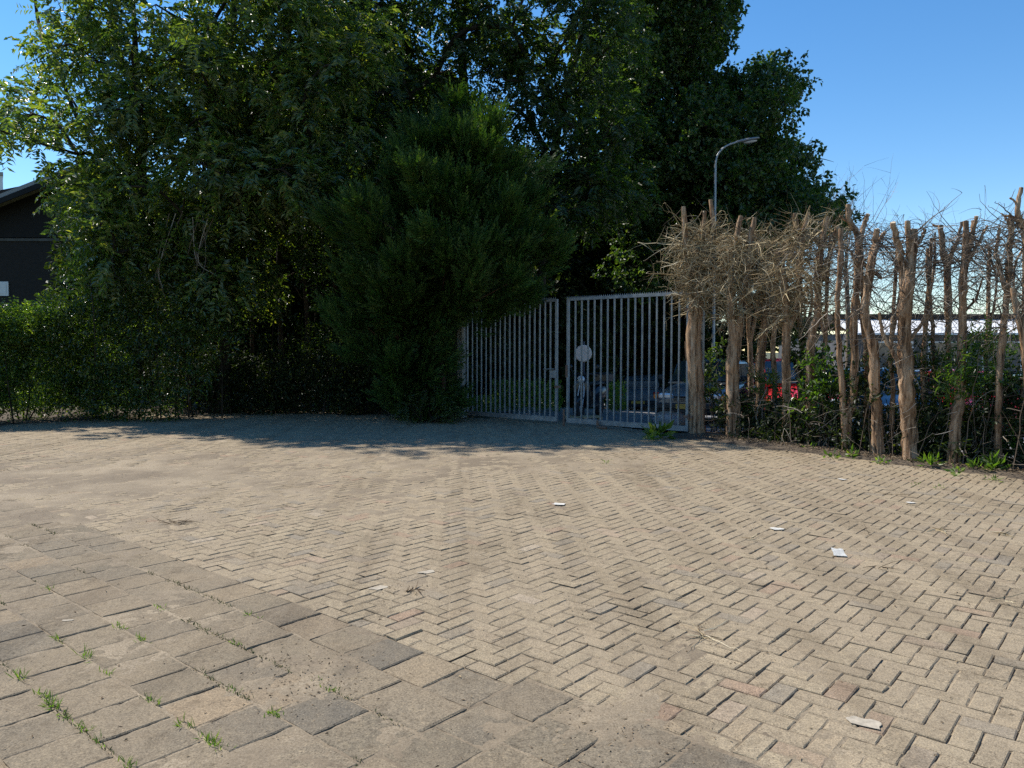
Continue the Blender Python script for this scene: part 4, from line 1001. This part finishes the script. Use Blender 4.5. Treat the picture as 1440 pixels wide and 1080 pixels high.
# ------------------------------------------------------------------ litter on the paving
def scrap(px, py, w_, l_, ang, lab, m='paper', lift=.0, thick=.0015, name='paper_scrap', cat='litter', group='white scraps lying on the bricks'):
    b0 = G(px, py); b0[2] = relief(b0[0], b0[1]) + (.007 if m == 'paper' else .002)
    w_, l_ = w_ * .82, l_ * .8
    k = 7; a = np.linspace(-.5, .5, k); X, Y = np.meshgrid(a * w_, a * l_)
    X = X * (1 - .5 * np.abs(a)[:, None] * (m == 'chip')) + .35 * w_ * vnoise(Y, X, 30, px % 17); Y = Y + .35 * l_ * vnoise(X, Y, 30, py % 13)
    Z = (.012 if m == 'paper' else .002) * vnoise(X, Y, 18, px % 31) + lift * (Y / l_ + .5) * 1.0 + .004
    ca, sa = math.cos(ang), math.sin(ang)
    top = np.stack([X * ca - Y * sa, X * sa + Y * ca, Z], -1).reshape(-1, 3) + b0; bot = top - [0, 0, thick]
    idx = np.arange(k * k).reshape(k, k); f = np.stack([idx[:-1, :-1], idx[:-1, 1:], idx[1:, 1:], idx[1:, :-1]], -1).reshape(-1, 4)
    e = np.concatenate([idx[0], idx[1:, -1], idx[-1, -2::-1], idx[-2:0:-1, 0]]); q = len(e); n0 = k * k
    side = np.array([(e[i], e[i] + n0, e[(i + 1) % q] + n0, e[(i + 1) % q]) for i in range(q)])
    mb = MB(); mb.add(np.vstack([top, bot]), [f, f[:, ::-1] + n0, side])
    tag(mb.build(name, M[m], None, b0), lab, cat, group)
scrap(787, 711, .15, .10, -.3, 'flat white paper scrap nearest the middle of the paving')
scrap(1092, 745, .13, .10, .1, 'white paper card lying left of the tilted card')
scrap(1180, 783, .12, .09, -.1, 'tilted white card casting a shadow beside a dark brick', lift=.035)
scrap(1282, 708, .12, .07, .1, 'small white scrap at the right near the hedge')
scrap(1185, 676, .11, .07, 0, 'farthest white scrap, close to the hedge')
scrap(533, 828, .16, .075, .75, 'cream broken tile chip beside the grey tiles', 'chip', 0, .002, 'tile_chip', 'chip', 'pale chips lying on the paving')
scrap(601, 806, .15, .075, .75, 'white tile chip right of the cream chip', 'chip', 0, .002, 'tile_chip', 'chip', 'pale chips lying on the paving')
scrap(1217, 1017, .15, .09, -.45, 'pale pointed shard in the right foreground', 'chip', 0, .001, 'tile_chip', 'chip', 'pale chips lying on the paving')
scrap(95, 876, .07, .03, .2, 'small white shard on a grey tile at the left', 'chip', 0, .001, 'tile_chip', 'chip', 'pale chips lying on the paving')
def straw(px, py, n, L_, r, lab, m='drytwig', up=.15):
    b0 = G(px, py); b0[2] = relief(b0[0], b0[1]) + .008
    mb = MB(); o = b0 + rng.normal(0, .03, (n, 3)) * np.array([1, 1, .1]); d = rng.normal(0, 1, (n, 3)) * np.array([1, .8, up])
    d[:, 2] = abs(d[:, 2])
    arc_twigs(mb, o, d, rng.uniform(.5, 1, n) * L_, r, .06, 8, .3); tag(mb.build('dry_straw', M[m], None, b0), lab, 'straw', 'dry stalks on the paving')
straw(992, 897, 9, .22, .003, 'curled dry straw bundle in the middle foreground')
straw(1320, 746, 7, .22, .004, 'dry stalk cluster below the small white scrap')
straw(1412, 752, 8, .22, .004, 'dry stalk cluster by the right edge')
straw(1410, 850, 2, .30, .003, 'single long pale straw at the right edge')
straw(1216, 750, 2, .22, .003, 'thin upright dry stalk right of the white card', 'deadleaf', 1.5)
straw(250, 737, 16, .16, .004, 'dark twig heap at the end of the grey tiles', 'deadleaf', .04)
straw(585, 833, 10, .12, .005, 'crumbled dark twigs below the white chip', 'deadleaf')
straw(1262, 697, 4, .35, .003, 'thin dark twigs near the hedge at right', 'deadleaf')
straw(1240, 800, 6, .2, .003, 'small dark twigs below the tilted card', 'deadleaf')
straw(1055, 760, 4, .14, .004, 'small brown stalks left of the white card')

# ------------------------------------------------------------------ street lamp
lp = at(1003, 23.4); lp[2] = gz(lp[0], lp[1]); g = thing('street_lamp', lp, 'tall grey street lamp with curved arm in front of the dense tree', 'street lamp')
w = MB(); top = P(1006, 232, 23.4)
w.tube(np.array([lp, lp + [0, 0, 1.2]]), .07, 14); w.tube(np.array([lp + [0, 0, 1.2], P(1005, 330, 23.4), top]), [.05, .042, .034], 14); w.build('pole', M['lamp'], g, lp, True)
w = MB(); w.tube(curve([top + [0, 0, .002], P(1009, 218, 23.4), P(1020, 206, 23.4), P(1038, 199, 23.4)], 14), .027, 12); w.build('arm', M['lamp'], g, lp, True)
a, b_ = P(1036, 199.5, 23.4), P(1068, 194, 23.4); ax = nrm(b_ - a); upv = np.array([-ax[2], 0, ax[0]])
rings = []
for q, hw, h1, h0 in ((0, .028, .03, .028), (.15, .05, .045, .03), (.4, .09, .055, .035), (.75, .10, .05, .03), (.95, .07, .03, .015), (1, .02, .012, .008)):
    c0 = a + (b_ - a) * q; k = np.arange(12) / 12 * 2 * math.pi
    rings.append([c0 + np.array([0, 1, 0]) * hw * math.cos(t) + upv * (h1 if math.sin(t) > 0 else h0) * math.sin(t) for t in k])
w = MB(); w.loft(rings); hd = w.build('lamp_head', M['lamphead'], g, lp, True)
w = MB(); c0 = a + (b_ - a) * .58 - upv * .05
w.loft([[c0 + ax * .22 * s_ * math.cos(t) + np.array([0, 1, 0]) * .09 * s_ * math.sin(t) - upv * z_ for t in np.arange(12) / 12 * 2 * math.pi] for s_, z_ in ((1, 0), (.9, .03), (.5, .05))]); w.build('lamp_lens', M['glassy'], hd, lp, True)

# bare tree behind the row
def bare():
    b0 = at(1192, 34.); b0[2] = gz(b0[0], b0[1]) - .1; t = thing('bare_tree', b0, 'leafless fine-twigged tree rising behind the pollarded row', 'tree')
    w = MB(); top = P(1190, 380, 34); w.tube(curve([b0, (b0 + top) / 2 + [.1, 0, 0], top], 8), np.linspace(.14, .09, 8), 8, ripple=.05); w.build('trunk', M['greytwig'], t, b0, True)
    tw = MB(); n = 26
    d = rng.normal(0, .38, (n, 3)) + np.array([0, 0, 1]); p1 = arc_twigs(tw, np.repeat(top[None], n, 0) - [0, 0, .4] * rng.random((n, 1)) * 2, d, rng.uniform(2.6, 4.7, n), rng.uniform(.016, .03, n), rng.uniform(-.05, .12, n), 10, .12)
    n = 150; o = p1[rng.integers(26, size=n), rng.integers(3, 9, size=n)]; d = rng.normal(0, .6, (n, 3)) + np.array([0, 0, .9])
    p2 = arc_twigs(tw, o, d, rng.uniform(.7, 1.9, n), rng.uniform(.007, .012, n), 0, 8, .15)
    n = 300; o = p2[rng.integers(150, size=n), rng.integers(2, 8, size=n)]; d = rng.normal(0, .6, (n, 3)) + np.array([0, 0, .7])
    arc_twigs(tw, o, d, rng.uniform(.4, 1.0, n), .006, 0, 6, .15)
    tw.build('twigs', M['greytwig'], t, b0)
bare()

# ------------------------------------------------------------------ cars in the yard
def ring_xs(x, hw, z0, z1, crown=.04, k=18, p=3.2):
    a = np.arange(k) / k * 2 * math.pi; c, s = np.cos(a), np.sin(a)
    y = hw * np.sign(c) * abs(c) ** (2 / p); zc, hz = (z0 + z1) / 2, (z1 - z0) / 2
    z = zc + hz * np.sign(s) * abs(s) ** (2 / p)
    y = y * (1 - .06 * np.clip((z - zc) / hz, 0, 1))
    return np.stack([np.full(k, x), y, z], -1)

def car(loc, rz, color, label, group='cars parked behind the gate and hedge', ln=4.0, wd=1.7, ht=1.44, van=False, rear_slats=False):
    t = thing('parked_car', loc, label, 'car', group, rz); h = ln / 2; W2 = wd / 2
    b = MB()
    st = [(-h, W2 * .80, .38, .72), (-h + .06, W2 * .90, .30, .86), (-h + .3, W2 * .97, .22, .95), (-h * .5, W2, .2, .95), (0, W2, .2, .94), (h * .42, W2, .2, .93), (h * .6, W2 * .99, .2, .90), (h - .35, W2 * .95, .22, .80), (h - .08, W2 * .88, .30, .70), (h, W2 * .78, .38, .60)]
    b.loft([ring_xs(*s) for s in st]); body = b.build('body', M[color], t, None, True)
    cb = MB()
    cs = [(-h + .22, W2 * .80, .93, .96), (-h + .55, W2 * .82, .9, ht - .12), (-h + .95, W2 * .80, .9, ht - .02), (0, W2 * .79, .9, ht), (.35, W2 * .78, .9, ht - .04), (h * .58, W2 * .82, .88, .93)]
    cb.loft([ring_xs(*s, p=4.5) for s in cs]); cb.build('cabin', M[color], t, None, True)
    # glazing set just proud of the cabin
    def quad(name, pts, m):
        q = MB(); p = np.array(pts, float); n = nrm(np.cross(p[1] - p[0], p[2] - p[0])); q.loft([p - n * .01, p + n * .012]); return q.build(name, M[m], t)
    ws = .815 * W2
    quad('windscreen', [(h * .585, -ws * .93, .95), (h * .585, ws * .93, .95), (.42, ws * .86, ht - .07), (.42, -ws * .86, ht - .07)], 'carglass')
    rw = quad('rear_window', [(-h + .235, ws * .9, .985), (-h + .235, -ws * .9, .985), (-h + .515, -ws * .84, ht - .16), (-h + .515, ws * .84, ht - .16)], 'carglass')
    if rear_slats:
        sl = MB()
        for i in range(5):
            q = (i + .5) / 5; x = -h + .20 + .28 * q; z = 1.0 + (ht - .18 - 1.0) * q
            sl.box(x - .02, x + .02, -ws * .84, ws * .84, z - .018, z + .018)
        sl.build('slats', M[color], rw)
    for s_ in (-1, 1):
        y = s_ * W2 * .805
        for xa_, xb_, dx0, dx1 in ((-h + .55, -.12, .14, 0), (-.06, h * .42, 0, -.32)):
            p = [(xa_, y, .97), (xb_, y, .97), (xb_ + dx1, y * .965, ht - .12), (xa_ + dx0, y * .965, ht - .12)]
            if s_ > 0: p = p[::-1]
            quad('side_window', p, 'carglass')
        m_ = MB(); m_.box(h * .40, h * .40 + .10, s_ * (W2 + .09) - .07, s_ * (W2 + .09) + .07, .95, 1.07, .025); m_.build('mirror', M['trim'], t)
        for x in (-h + .72, h - .78):
            ty = MB(); ty.lathe([(.17, -.09), (.27, -.095), (.305, -.07), (.31, 0), (.305, .07), (.27, .095), (.17, .09)], 24, 'y', (x, s_ * (W2 - .10), .31)); w_ = ty.build('wheel', M['rubber'], t, None, True)
            ri = MB(); ri.lathe([(.02, .07), (.19, .085), (.20, .10), (.18, .102), (.03, .088)] if s_ > 0 else [(.02, -.07), (.19, -.085), (.20, -.10), (.18, -.102), (.03, -.088)], 20, 'y', (x, s_ * (W2 - .10), .31)); ri.build('rim', M['rim'], w_)
        hl = MB(); hl.box(h - .16, h - .015, s_ * W2 * .60 - .16, s_ * W2 * .60 + .16, .58, .70, .03); hl.build('headlight', M['headlight'], t)
        il = MB(); il.box(h - .20, h - .03, s_ * W2 * .86 - .05, s_ * W2 * .86 + .04, .57, .68, .02); il.build('indicator', M['orange'], t)
        tl = MB(); tl.box(-h - .0, -h + .12, s_ * W2 * .74 - .10, s_ * W2 * .74 + .10, .62, .82, .02); tl.build('tail_light', M['taillight'], t)
    bp = MB(); bp.box(h - .12, h + .06, -W2 * .86, W2 * .86, .36, .50, .03); bp.build('bumper', M['trim'], t)
    bp = MB(); bp.box(-h - .06, -h + .12, -W2 * .86, W2 * .86, .36, .50, .03); bp.build('bumper', M['trim'], t)
    gr = MB()
    for i in range(4): gr.box(h - .06, h + .012, -W2 * .38, W2 * .38, .535 + i * .032, .552 + i * .032)
    gr.build('grille', M['trim'], t)
    for x in (h + .062, -h - .066):
        pl = MB(); pl.box(x - .004, x + .006, -.25, .25, .38, .485); pl.build('number_plate', M['plate'], t)
    return t
def carat(px, Y, rz, color, label, **k):
    p = at(px, Y); p[2] = gz(p[0], p[1]) - .02; return car(p, rz, color, label, **k)
carat(1112, 16.2, R(-100), 'red', 'red car behind the pollards with the orange wound and green sapling')
carat(1352, 17.6, R(-92), 'red', 'second red car glimpsed right of the straight club-based pollard')
carat(1412, 18.6, R(-84), 'green', 'pale green car glimpsed behind the slim pollard at the right edge')
carat(1240, 18.5, R(-95), 'blue', 'blue-grey car hidden behind the wavy pollard')
carat(1000, 18.2, R(-118), 'grey', 'silver-grey car with orange indicator behind the right gate end')
carat(905, 30.5, R(75), 'blue', 'small blue-grey car seen from behind through the right gate leaf', wd=1.75, ht=1.4, rear_slats=True)
carat(1275, 30, R(-95), 'whitecar', 'white car parked far off in front of the low building')

# ------------------------------------------------------------------ black bins, round sign, boulder behind the gate
def scooter():
    b0 = G(829, 586); b0[2] = -.02; t = thing('motor_scooter', b0, 'black motor scooter with a top box parked under the round sign behind the gate', 'motor scooter', None, R(-118))
    for x in (-.60, .66):
        w = MB(); w.lathe([(.13, -.045), (.20, -.055), (.235, -.035), (.245, 0), (.235, .035), (.20, .055), (.13, .045)], 26, 'y', (x, 0, .245)); w_ = w.build('wheel', M['rubber'], t, None, True)
        w = MB(); w.lathe([(.02, -.05), (.13, -.04), (.14, 0), (.13, .04), (.02, .05)], 18, 'y', (x, 0, .245)); w.build('rim', M['rim'], w_, None, True)
    w = MB(); w.loft([ring_xs(*q, k=16, p=2.6) for q in ((-.98, .05, .60, .70), (-.9, .12, .52, .76), (-.6, .19, .36, .78), (-.25, .18, .30, .76), (-.08, .12, .28, .62))]); w.build('rear_body', M['black'], t, None, True)
    w = MB(); w.loft([ring_xs(*q, k=16, p=3) for q in ((-.86, .09, .765, .83), (-.7, .14, .765, .86), (-.3, .14, .765, .85), (-.05, .09, .765, .81))]); w.build('seat', M['trim'], t, None, True)
    w = MB(); w.box(-.16, .44, -.19, .19, .27, .34, .03); w.build('footboard', M['black'], t)
    w = MB(); w.loft([ring_xs(x, hw, z, z + .05, k=14, p=4) for x, hw, z in ((.40, .20, .30), (.47, .23, .5), (.50, .22, .75), (.46, .15, .95), (.42, .09, 1.02))]); w.build('leg_shield', M['black'], t, None, True)
    w = MB(); w.loft([ring_xs(*q, k=14, p=2.6) for q in ((.44, .05, .40, .52), (.55, .09, .44, .56), (.68, .09, .46, .555), (.86, .05, .36, .44))]); w.build('mudguard', M['black'], t, None, True)
    w = MB(); w.tube(np.array([(.66, .07, .25), (.52, .07, .62), (.44, .03, 1.0)]), .022, 8); w.tube(np.array([(.66, -.07, .25), (.52, -.07, .62), (.44, -.03, 1.0)]), .022, 8); w.build('fork', M['rim'], t, None, True)
    w = MB(); w.tube(curve([(.34, .34, 1.0), (.40, .16, 1.06), (.44, 0, 1.04), (.40, -.16, 1.06), (.34, -.34, 1.0)], 14), .02, 8); w.build('handlebar', M['trim'], t, None, True)
    w = MB(); w.lathe([(.085, .50), (.09, .54), (.07, .57), (.0, .58)], 18, 'x', (0, 0, .93)); w.build('headlight', M['headlight'], t, None, True)
    for y in (-.26, .26):
        w = MB(); w.tube(curve([(.38, y, 1.04), (.40, y * 1.15, 1.14), (.38, y * 1.3, 1.20)], 8), .007, 6); m_ = w.build('mirror', M['trim'], t, None, True)
        w = MB(); w.lathe([(.0, .37), (.055, .372), (.06, .385), (.03, .40)], 16, 'x', (0, y * 1.3, 1.22)); w.build('mirror_glass', M['carglass'], m_, None, True)
    w = MB(); w.box(-1.06, -.68, -.21, .21, .80, 1.06, .05); bx_ = w.build('top_box', M['black'], t)
    w = MB(); w.box(-1.068, -1.0605, -.16, .16, .90, .935); w.build('reflector', M['blue'], bx_)
    w = MB(); w.box(-1.0, -.965, -.12, .12, .60, .68, .01); w.build('tail_light', M['taillight'], t)
    w = MB(); w.box(-1.02, -1.012, -.09, .09, .42, .56); w.build('number_plate', M['plate'], t)
scooter()
b0 = G(820, 590); b0[2] = 0; t = thing('pale_boards', b0, 'low pale pallet lying in front of the scooter', 'boards')  # pale boards added low on the ground by the scooter
pm = MB()
for i in range(5): pm.box(-.42, .42, -.26 + i * .115, -.18 + i * .115, .055, .075)
pm.build('deck', M['wood'], t)
for x in (-.38, 0, .34):
    pm = MB(); pm.box(x, x + .07, -.26, .26, -.02, .0545); pm.build('runner', M['wood'], t)
sp_ = G(820, 583); sY = sp_[1]; b0 = np.array([sp_[0], sY, -.05]); t = thing('round_sign', b0, 'round pale sign on a dark post rising above the scooter', 'sign')
w = MB(); w.tube(np.array([b0, [b0[0], sY, P(820, 480, sY)[2]]]), .035, 12); w.build('post', M['bluepost'], t, b0, True)
w = MB(); cc = P(820, 497, sY); w.lathe([(.17, -.012), (.205, -.012), (.21, -.004), (.205, .006), (.0, .006)], 32, 'y', cc - [0, .05, 0]); w.build('disc', M['signback'], t, b0, True)
b0 = G(946, 594); m_ = MB(); k = 16; rr = []
for z, s_ in ((-.04, .9), (.06, 1.05), (.16, .95), (.24, .7), (.28, .3)):
    rr.append([(b0[0] + .42 * s_ * math.cos(a) * (1 + .12 * math.sin(3 * a + z * 9)), b0[1] + .3 * s_ * math.sin(a) * (1 + .1 * math.cos(4 * a)), z + .02 * math.sin(5 * a)) for a in np.arange(k) / k * 2 * math.pi])
m_.loft(rr); tag(m_.build('boulder', M['stone'], None, b0, True), 'low rounded grey boulder lying behind the right gate leaf', 'boulder')
# grass and weeds just behind the gate
for (x0, x1, y0, n, hh, lab, nm) in ((690, 790, 580, 30, .75, 'sunlit tall weeds behind the left gate leaf', 'weed_patch'), (855, 880, 580, 9, .7, 'yellow-green weeds right of the scooter', 'weed_patch'), (660, 700, 585, 10, .4, 'low dark weeds inside the gate by the concrete post', 'weed_patch')):
    c = MB(); n_ = n * 60
    px = rng.uniform(x0, x1, n_); p = np.array([G(a, y0 - rng.uniform(0, 7)) for a in px])
    d = rng.normal(0, .3, (n_, 3)) + np.array([0, 0, 1]); p[:, 2] += hh * rng.random(n_) ** 1.3
    leaves(c, p, d + rng.normal(0, .5, (n_, 3)), rng.normal(size=(n_, 3)), rng.uniform(.06, .16, n_), rng.uniform(.02, .05, n_))
    tag(c.build(nm, M['weed'], None, G((x0 + x1) / 2, y0)), lab, 'weeds', 'weeds behind the gate')

# ------------------------------------------------------------------ buildings
def house():
    Y0 = 26.; b0 = np.array([-17.5, Y0, 0.]); t = thing('brick_house', b0, 'dark brick house with a low gable roof behind the left hedge', 'house')
    zl = 1.58 + (493 - 338) * Y0 / F; xr = -13.2; xl = -25.0; xm = -13.6
    w = MB(); w.box(xl, xr, Y0, Y0 + 9, -.3, zl); w.build('wall', M['brickwall'], t, b0)
    w = MB(); w.box(xl, xr + .02, Y0 - .05, Y0 - .003, zl - .06, zl + .03); w.build('lintel_band', M['bandgrey'], t, b0)
    # gable boarding and roof slopes
    pk = 1.58 + (493 - 236) * Y0 / F; ev = pk - .385 * (xm - xl)
    def zr(x): return pk - .385 * abs(x - xm)
    w = MB(); pr = [(xl, zl + .061), (xr, zl + .061), (xr, zr(xr) - .12), (xm, pk - .12), (xl + 0, max(zl + .08, zr(xl) - .12))]
    w.loft([[(x, y, z) for x, z in pr] for y in (Y0 - .03, Y0 + .1)]); w.build('gable_boarding', M['darkboard'], t, b0)
    w = MB(); x1 = xm + 4.2
    w.loft([[(xl - .5, y, zr(xl - .5) - .02), (xm, y, pk - .02), (x1, y, zr(x1) - .02), (x1, y, zr(x1) + .1), (xm, y, pk + .12), (xl - .5, y, zr(xl - .5) + .1)] for y in (Y0 - .7, Y0 + 9.6)]); w.build('roof', M['roofgrey'], t, b0)
    w = MB(); w.loft([[(xl - .5, y, zr(xl - .5) - .2), (xm, y, pk - .2), (x1, y, zr(x1) - .2), (x1, y, zr(x1) - .022), (xm, y, pk - .022), (xl - .5, y, zr(xl - .5) - .022)] for y in (Y0 - .72, Y0 - .68)]); w.build('barge_board', M['darkboard'], t, b0)
    a = P(-8, 416, Y0 - .02); c = P(12, 396, Y0 - .02)
    w = MB(); w.box(a[0], c[0], Y0 - .04, Y0 - .002, a[2], c[2]); wn = w.build('window', M['white'], t, b0)
    w = MB(); w.box(a[0] + .07, c[0] - .07, Y0 - .05, Y0 - .0405, a[2] + .07, c[2] - .07); w.build('pane', M['white'], wn, b0)
house()
def block():
    Y0 = 52.; b0 = np.array([-37., Y0, -1.]); t = thing('white_block', b0, 'white flat-roofed building with louvred windows beyond the brick house', 'building')
    xr = P(4, 250, Y0)[0]; zt = P(0, 247, Y0)[2]
    w = MB(); w.loft([[(xr - 16, Y0, z), (xr, Y0, z), (xr - 8.2, Y0 + 12, z), (xr - 24.2, Y0 + 12, z)] for z in (-1.2, zt)]); w.build('wall', M['white'], t, b0)
    w = MB(); w.loft([[(xr - 16.1, Y0 - .1, z), (xr + .1, Y0 - .1, z), (xr - 8.2, Y0 + 12.1, z), (xr - 24.4, Y0 + 12.1, z)] for z in (zt + .002, zt + .22)]); w.build('roof', M['concrete'], t, b0)
    for fl in range(4):
        for i in range(5):
            x = xr - 1.0 - i * 3; z = zt - 1.0 - fl * 2.9
            f = MB(); f.box(x - 1.6, x + .5, Y0 - .05, Y0 - .003, z - 1.2, z + .3); wn = f.build('window', M['winglass'], t, b0)
            s = MB()
            for k in range(4): s.box(x - 1.6, x + .5, Y0 - .10, Y0 - .0505, z - 1.0 + k * .36, z - .9 + k * .36)
            s.build('louvre', M['white'], wn, b0)
block()
def shed():
    Y0 = 46.; b0 = np.array([24., Y0, -1.2]); t = thing('low_building', b0, 'long low building with a pale sunlit roof strip and dark upper edge behind the pollards', 'building')
    x0, x1 = P(1200, 450, Y0)[0], P(1700, 450, Y0)[0]; z1, z0, zr = P(0, 447, Y0)[2], P(0, 468, Y0)[2], P(0, 441, Y0)[2]
    w = MB(); w.box(x0 + .4, x1, Y0 + .6, Y0 + 14, -2, z0 - .002); w.build('wall', M['darkwall'], t, b0)
    w = MB(); w.loft([[(x, Y0, z0), (x, Y0 + 2.6, z1), (x, Y0 + 2.6, z1 - .15), (x, Y0, z0 - .12)] for x in (x0, x1 + .2)]); w.build('roof', M['white'], t, b0)
    w = MB(); w.box(x0 - .15, x1 + .35, Y0 + 2.61, Y0 + 14.7, z1 - .4, zr + .1); w.build('upper_storey', M['darkboard'], t, b0)
    for i in range(6):
        x = x0 + 1.5 + i * 3.3; w = MB(); w.box(x, x + 2.4, Y0 + .53, Y0 + .597, -1.0, z0 - .5); f = w.build('window', M['white'], t, b0)
        w = MB(); w.box(x + .1, x + 2.3, Y0 + .51, Y0 + .5295, -.9, z0 - .6); w.build('pane', M['winglass'], f, b0)
shed()

# ------------------------------------------------------------------ light, sky, camera
SUN_AZ, SUN_EL = R(-57), R(54)             # azimuth from +Y, clockwise positive
sv = Vector((math.sin(SUN_AZ) * math.cos(SUN_EL), math.cos(SUN_AZ) * math.cos(SUN_EL), math.sin(SUN_EL)))
sl = bpy.data.lights.new('sun', 'SUN'); sl.energy = 5.0; sl.angle = R(.53); sl.color = (1.0, .94, .85)
so = bpy.data.objects.new('sun', sl); COL.objects.link(so); so.rotation_euler = sv.to_track_quat('Z', 'Y').to_euler()
wd = bpy.data.worlds.new('World'); S.world = wd; wd.use_nodes = True; nt = wd.node_tree
bg = nt.nodes['Background']; sky = nt.nodes.new('ShaderNodeTexSky'); sky.sky_type = 'NISHITA'; sky.sun_disc = False
sky.sun_elevation = SUN_EL; sky.sun_rotation = SUN_AZ; sky.ozone_density = 1.6; sky.air_density = 1.0; sky.dust_density = 0.0; sky.altitude = 300
hs = nt.nodes.new('ShaderNodeHueSaturation'); hs.inputs['Saturation'].default_value = 1.3
nt.links.new(sky.outputs[0], hs.inputs['Color']); nt.links.new(hs.outputs[0], bg.inputs[0]); bg.inputs[1].default_value = .138
cam = bpy.data.cameras.new('camera'); co = bpy.data.objects.new('camera', cam); COL.objects.link(co); S.camera = co
cam.sensor_width = 36; cam.lens = 36 * F / 1440; cam.clip_end = 4000; cam.clip_start = .05
co.location = (0, 0, H); co.rotation_euler = (R(90) - PITCH, 0, 0)
S.view_settings.view_transform = 'Standard'; S.view_settings.look = 'None'; S.view_settings.exposure = .42; S.view_settings.gamma = 1
S.render.engine = 'CYCLES'
cy = S.cycles
cy.max_bounces = 6; cy.diffuse_bounces = 3; cy.glossy_bounces = 2; cy.transmission_bounces = 3; cy.transparent_max_bounces = 4
cy.caustics_reflective = False; cy.caustics_refractive = False; cy.sample_clamp_indirect = 4
cy.use_denoising = False
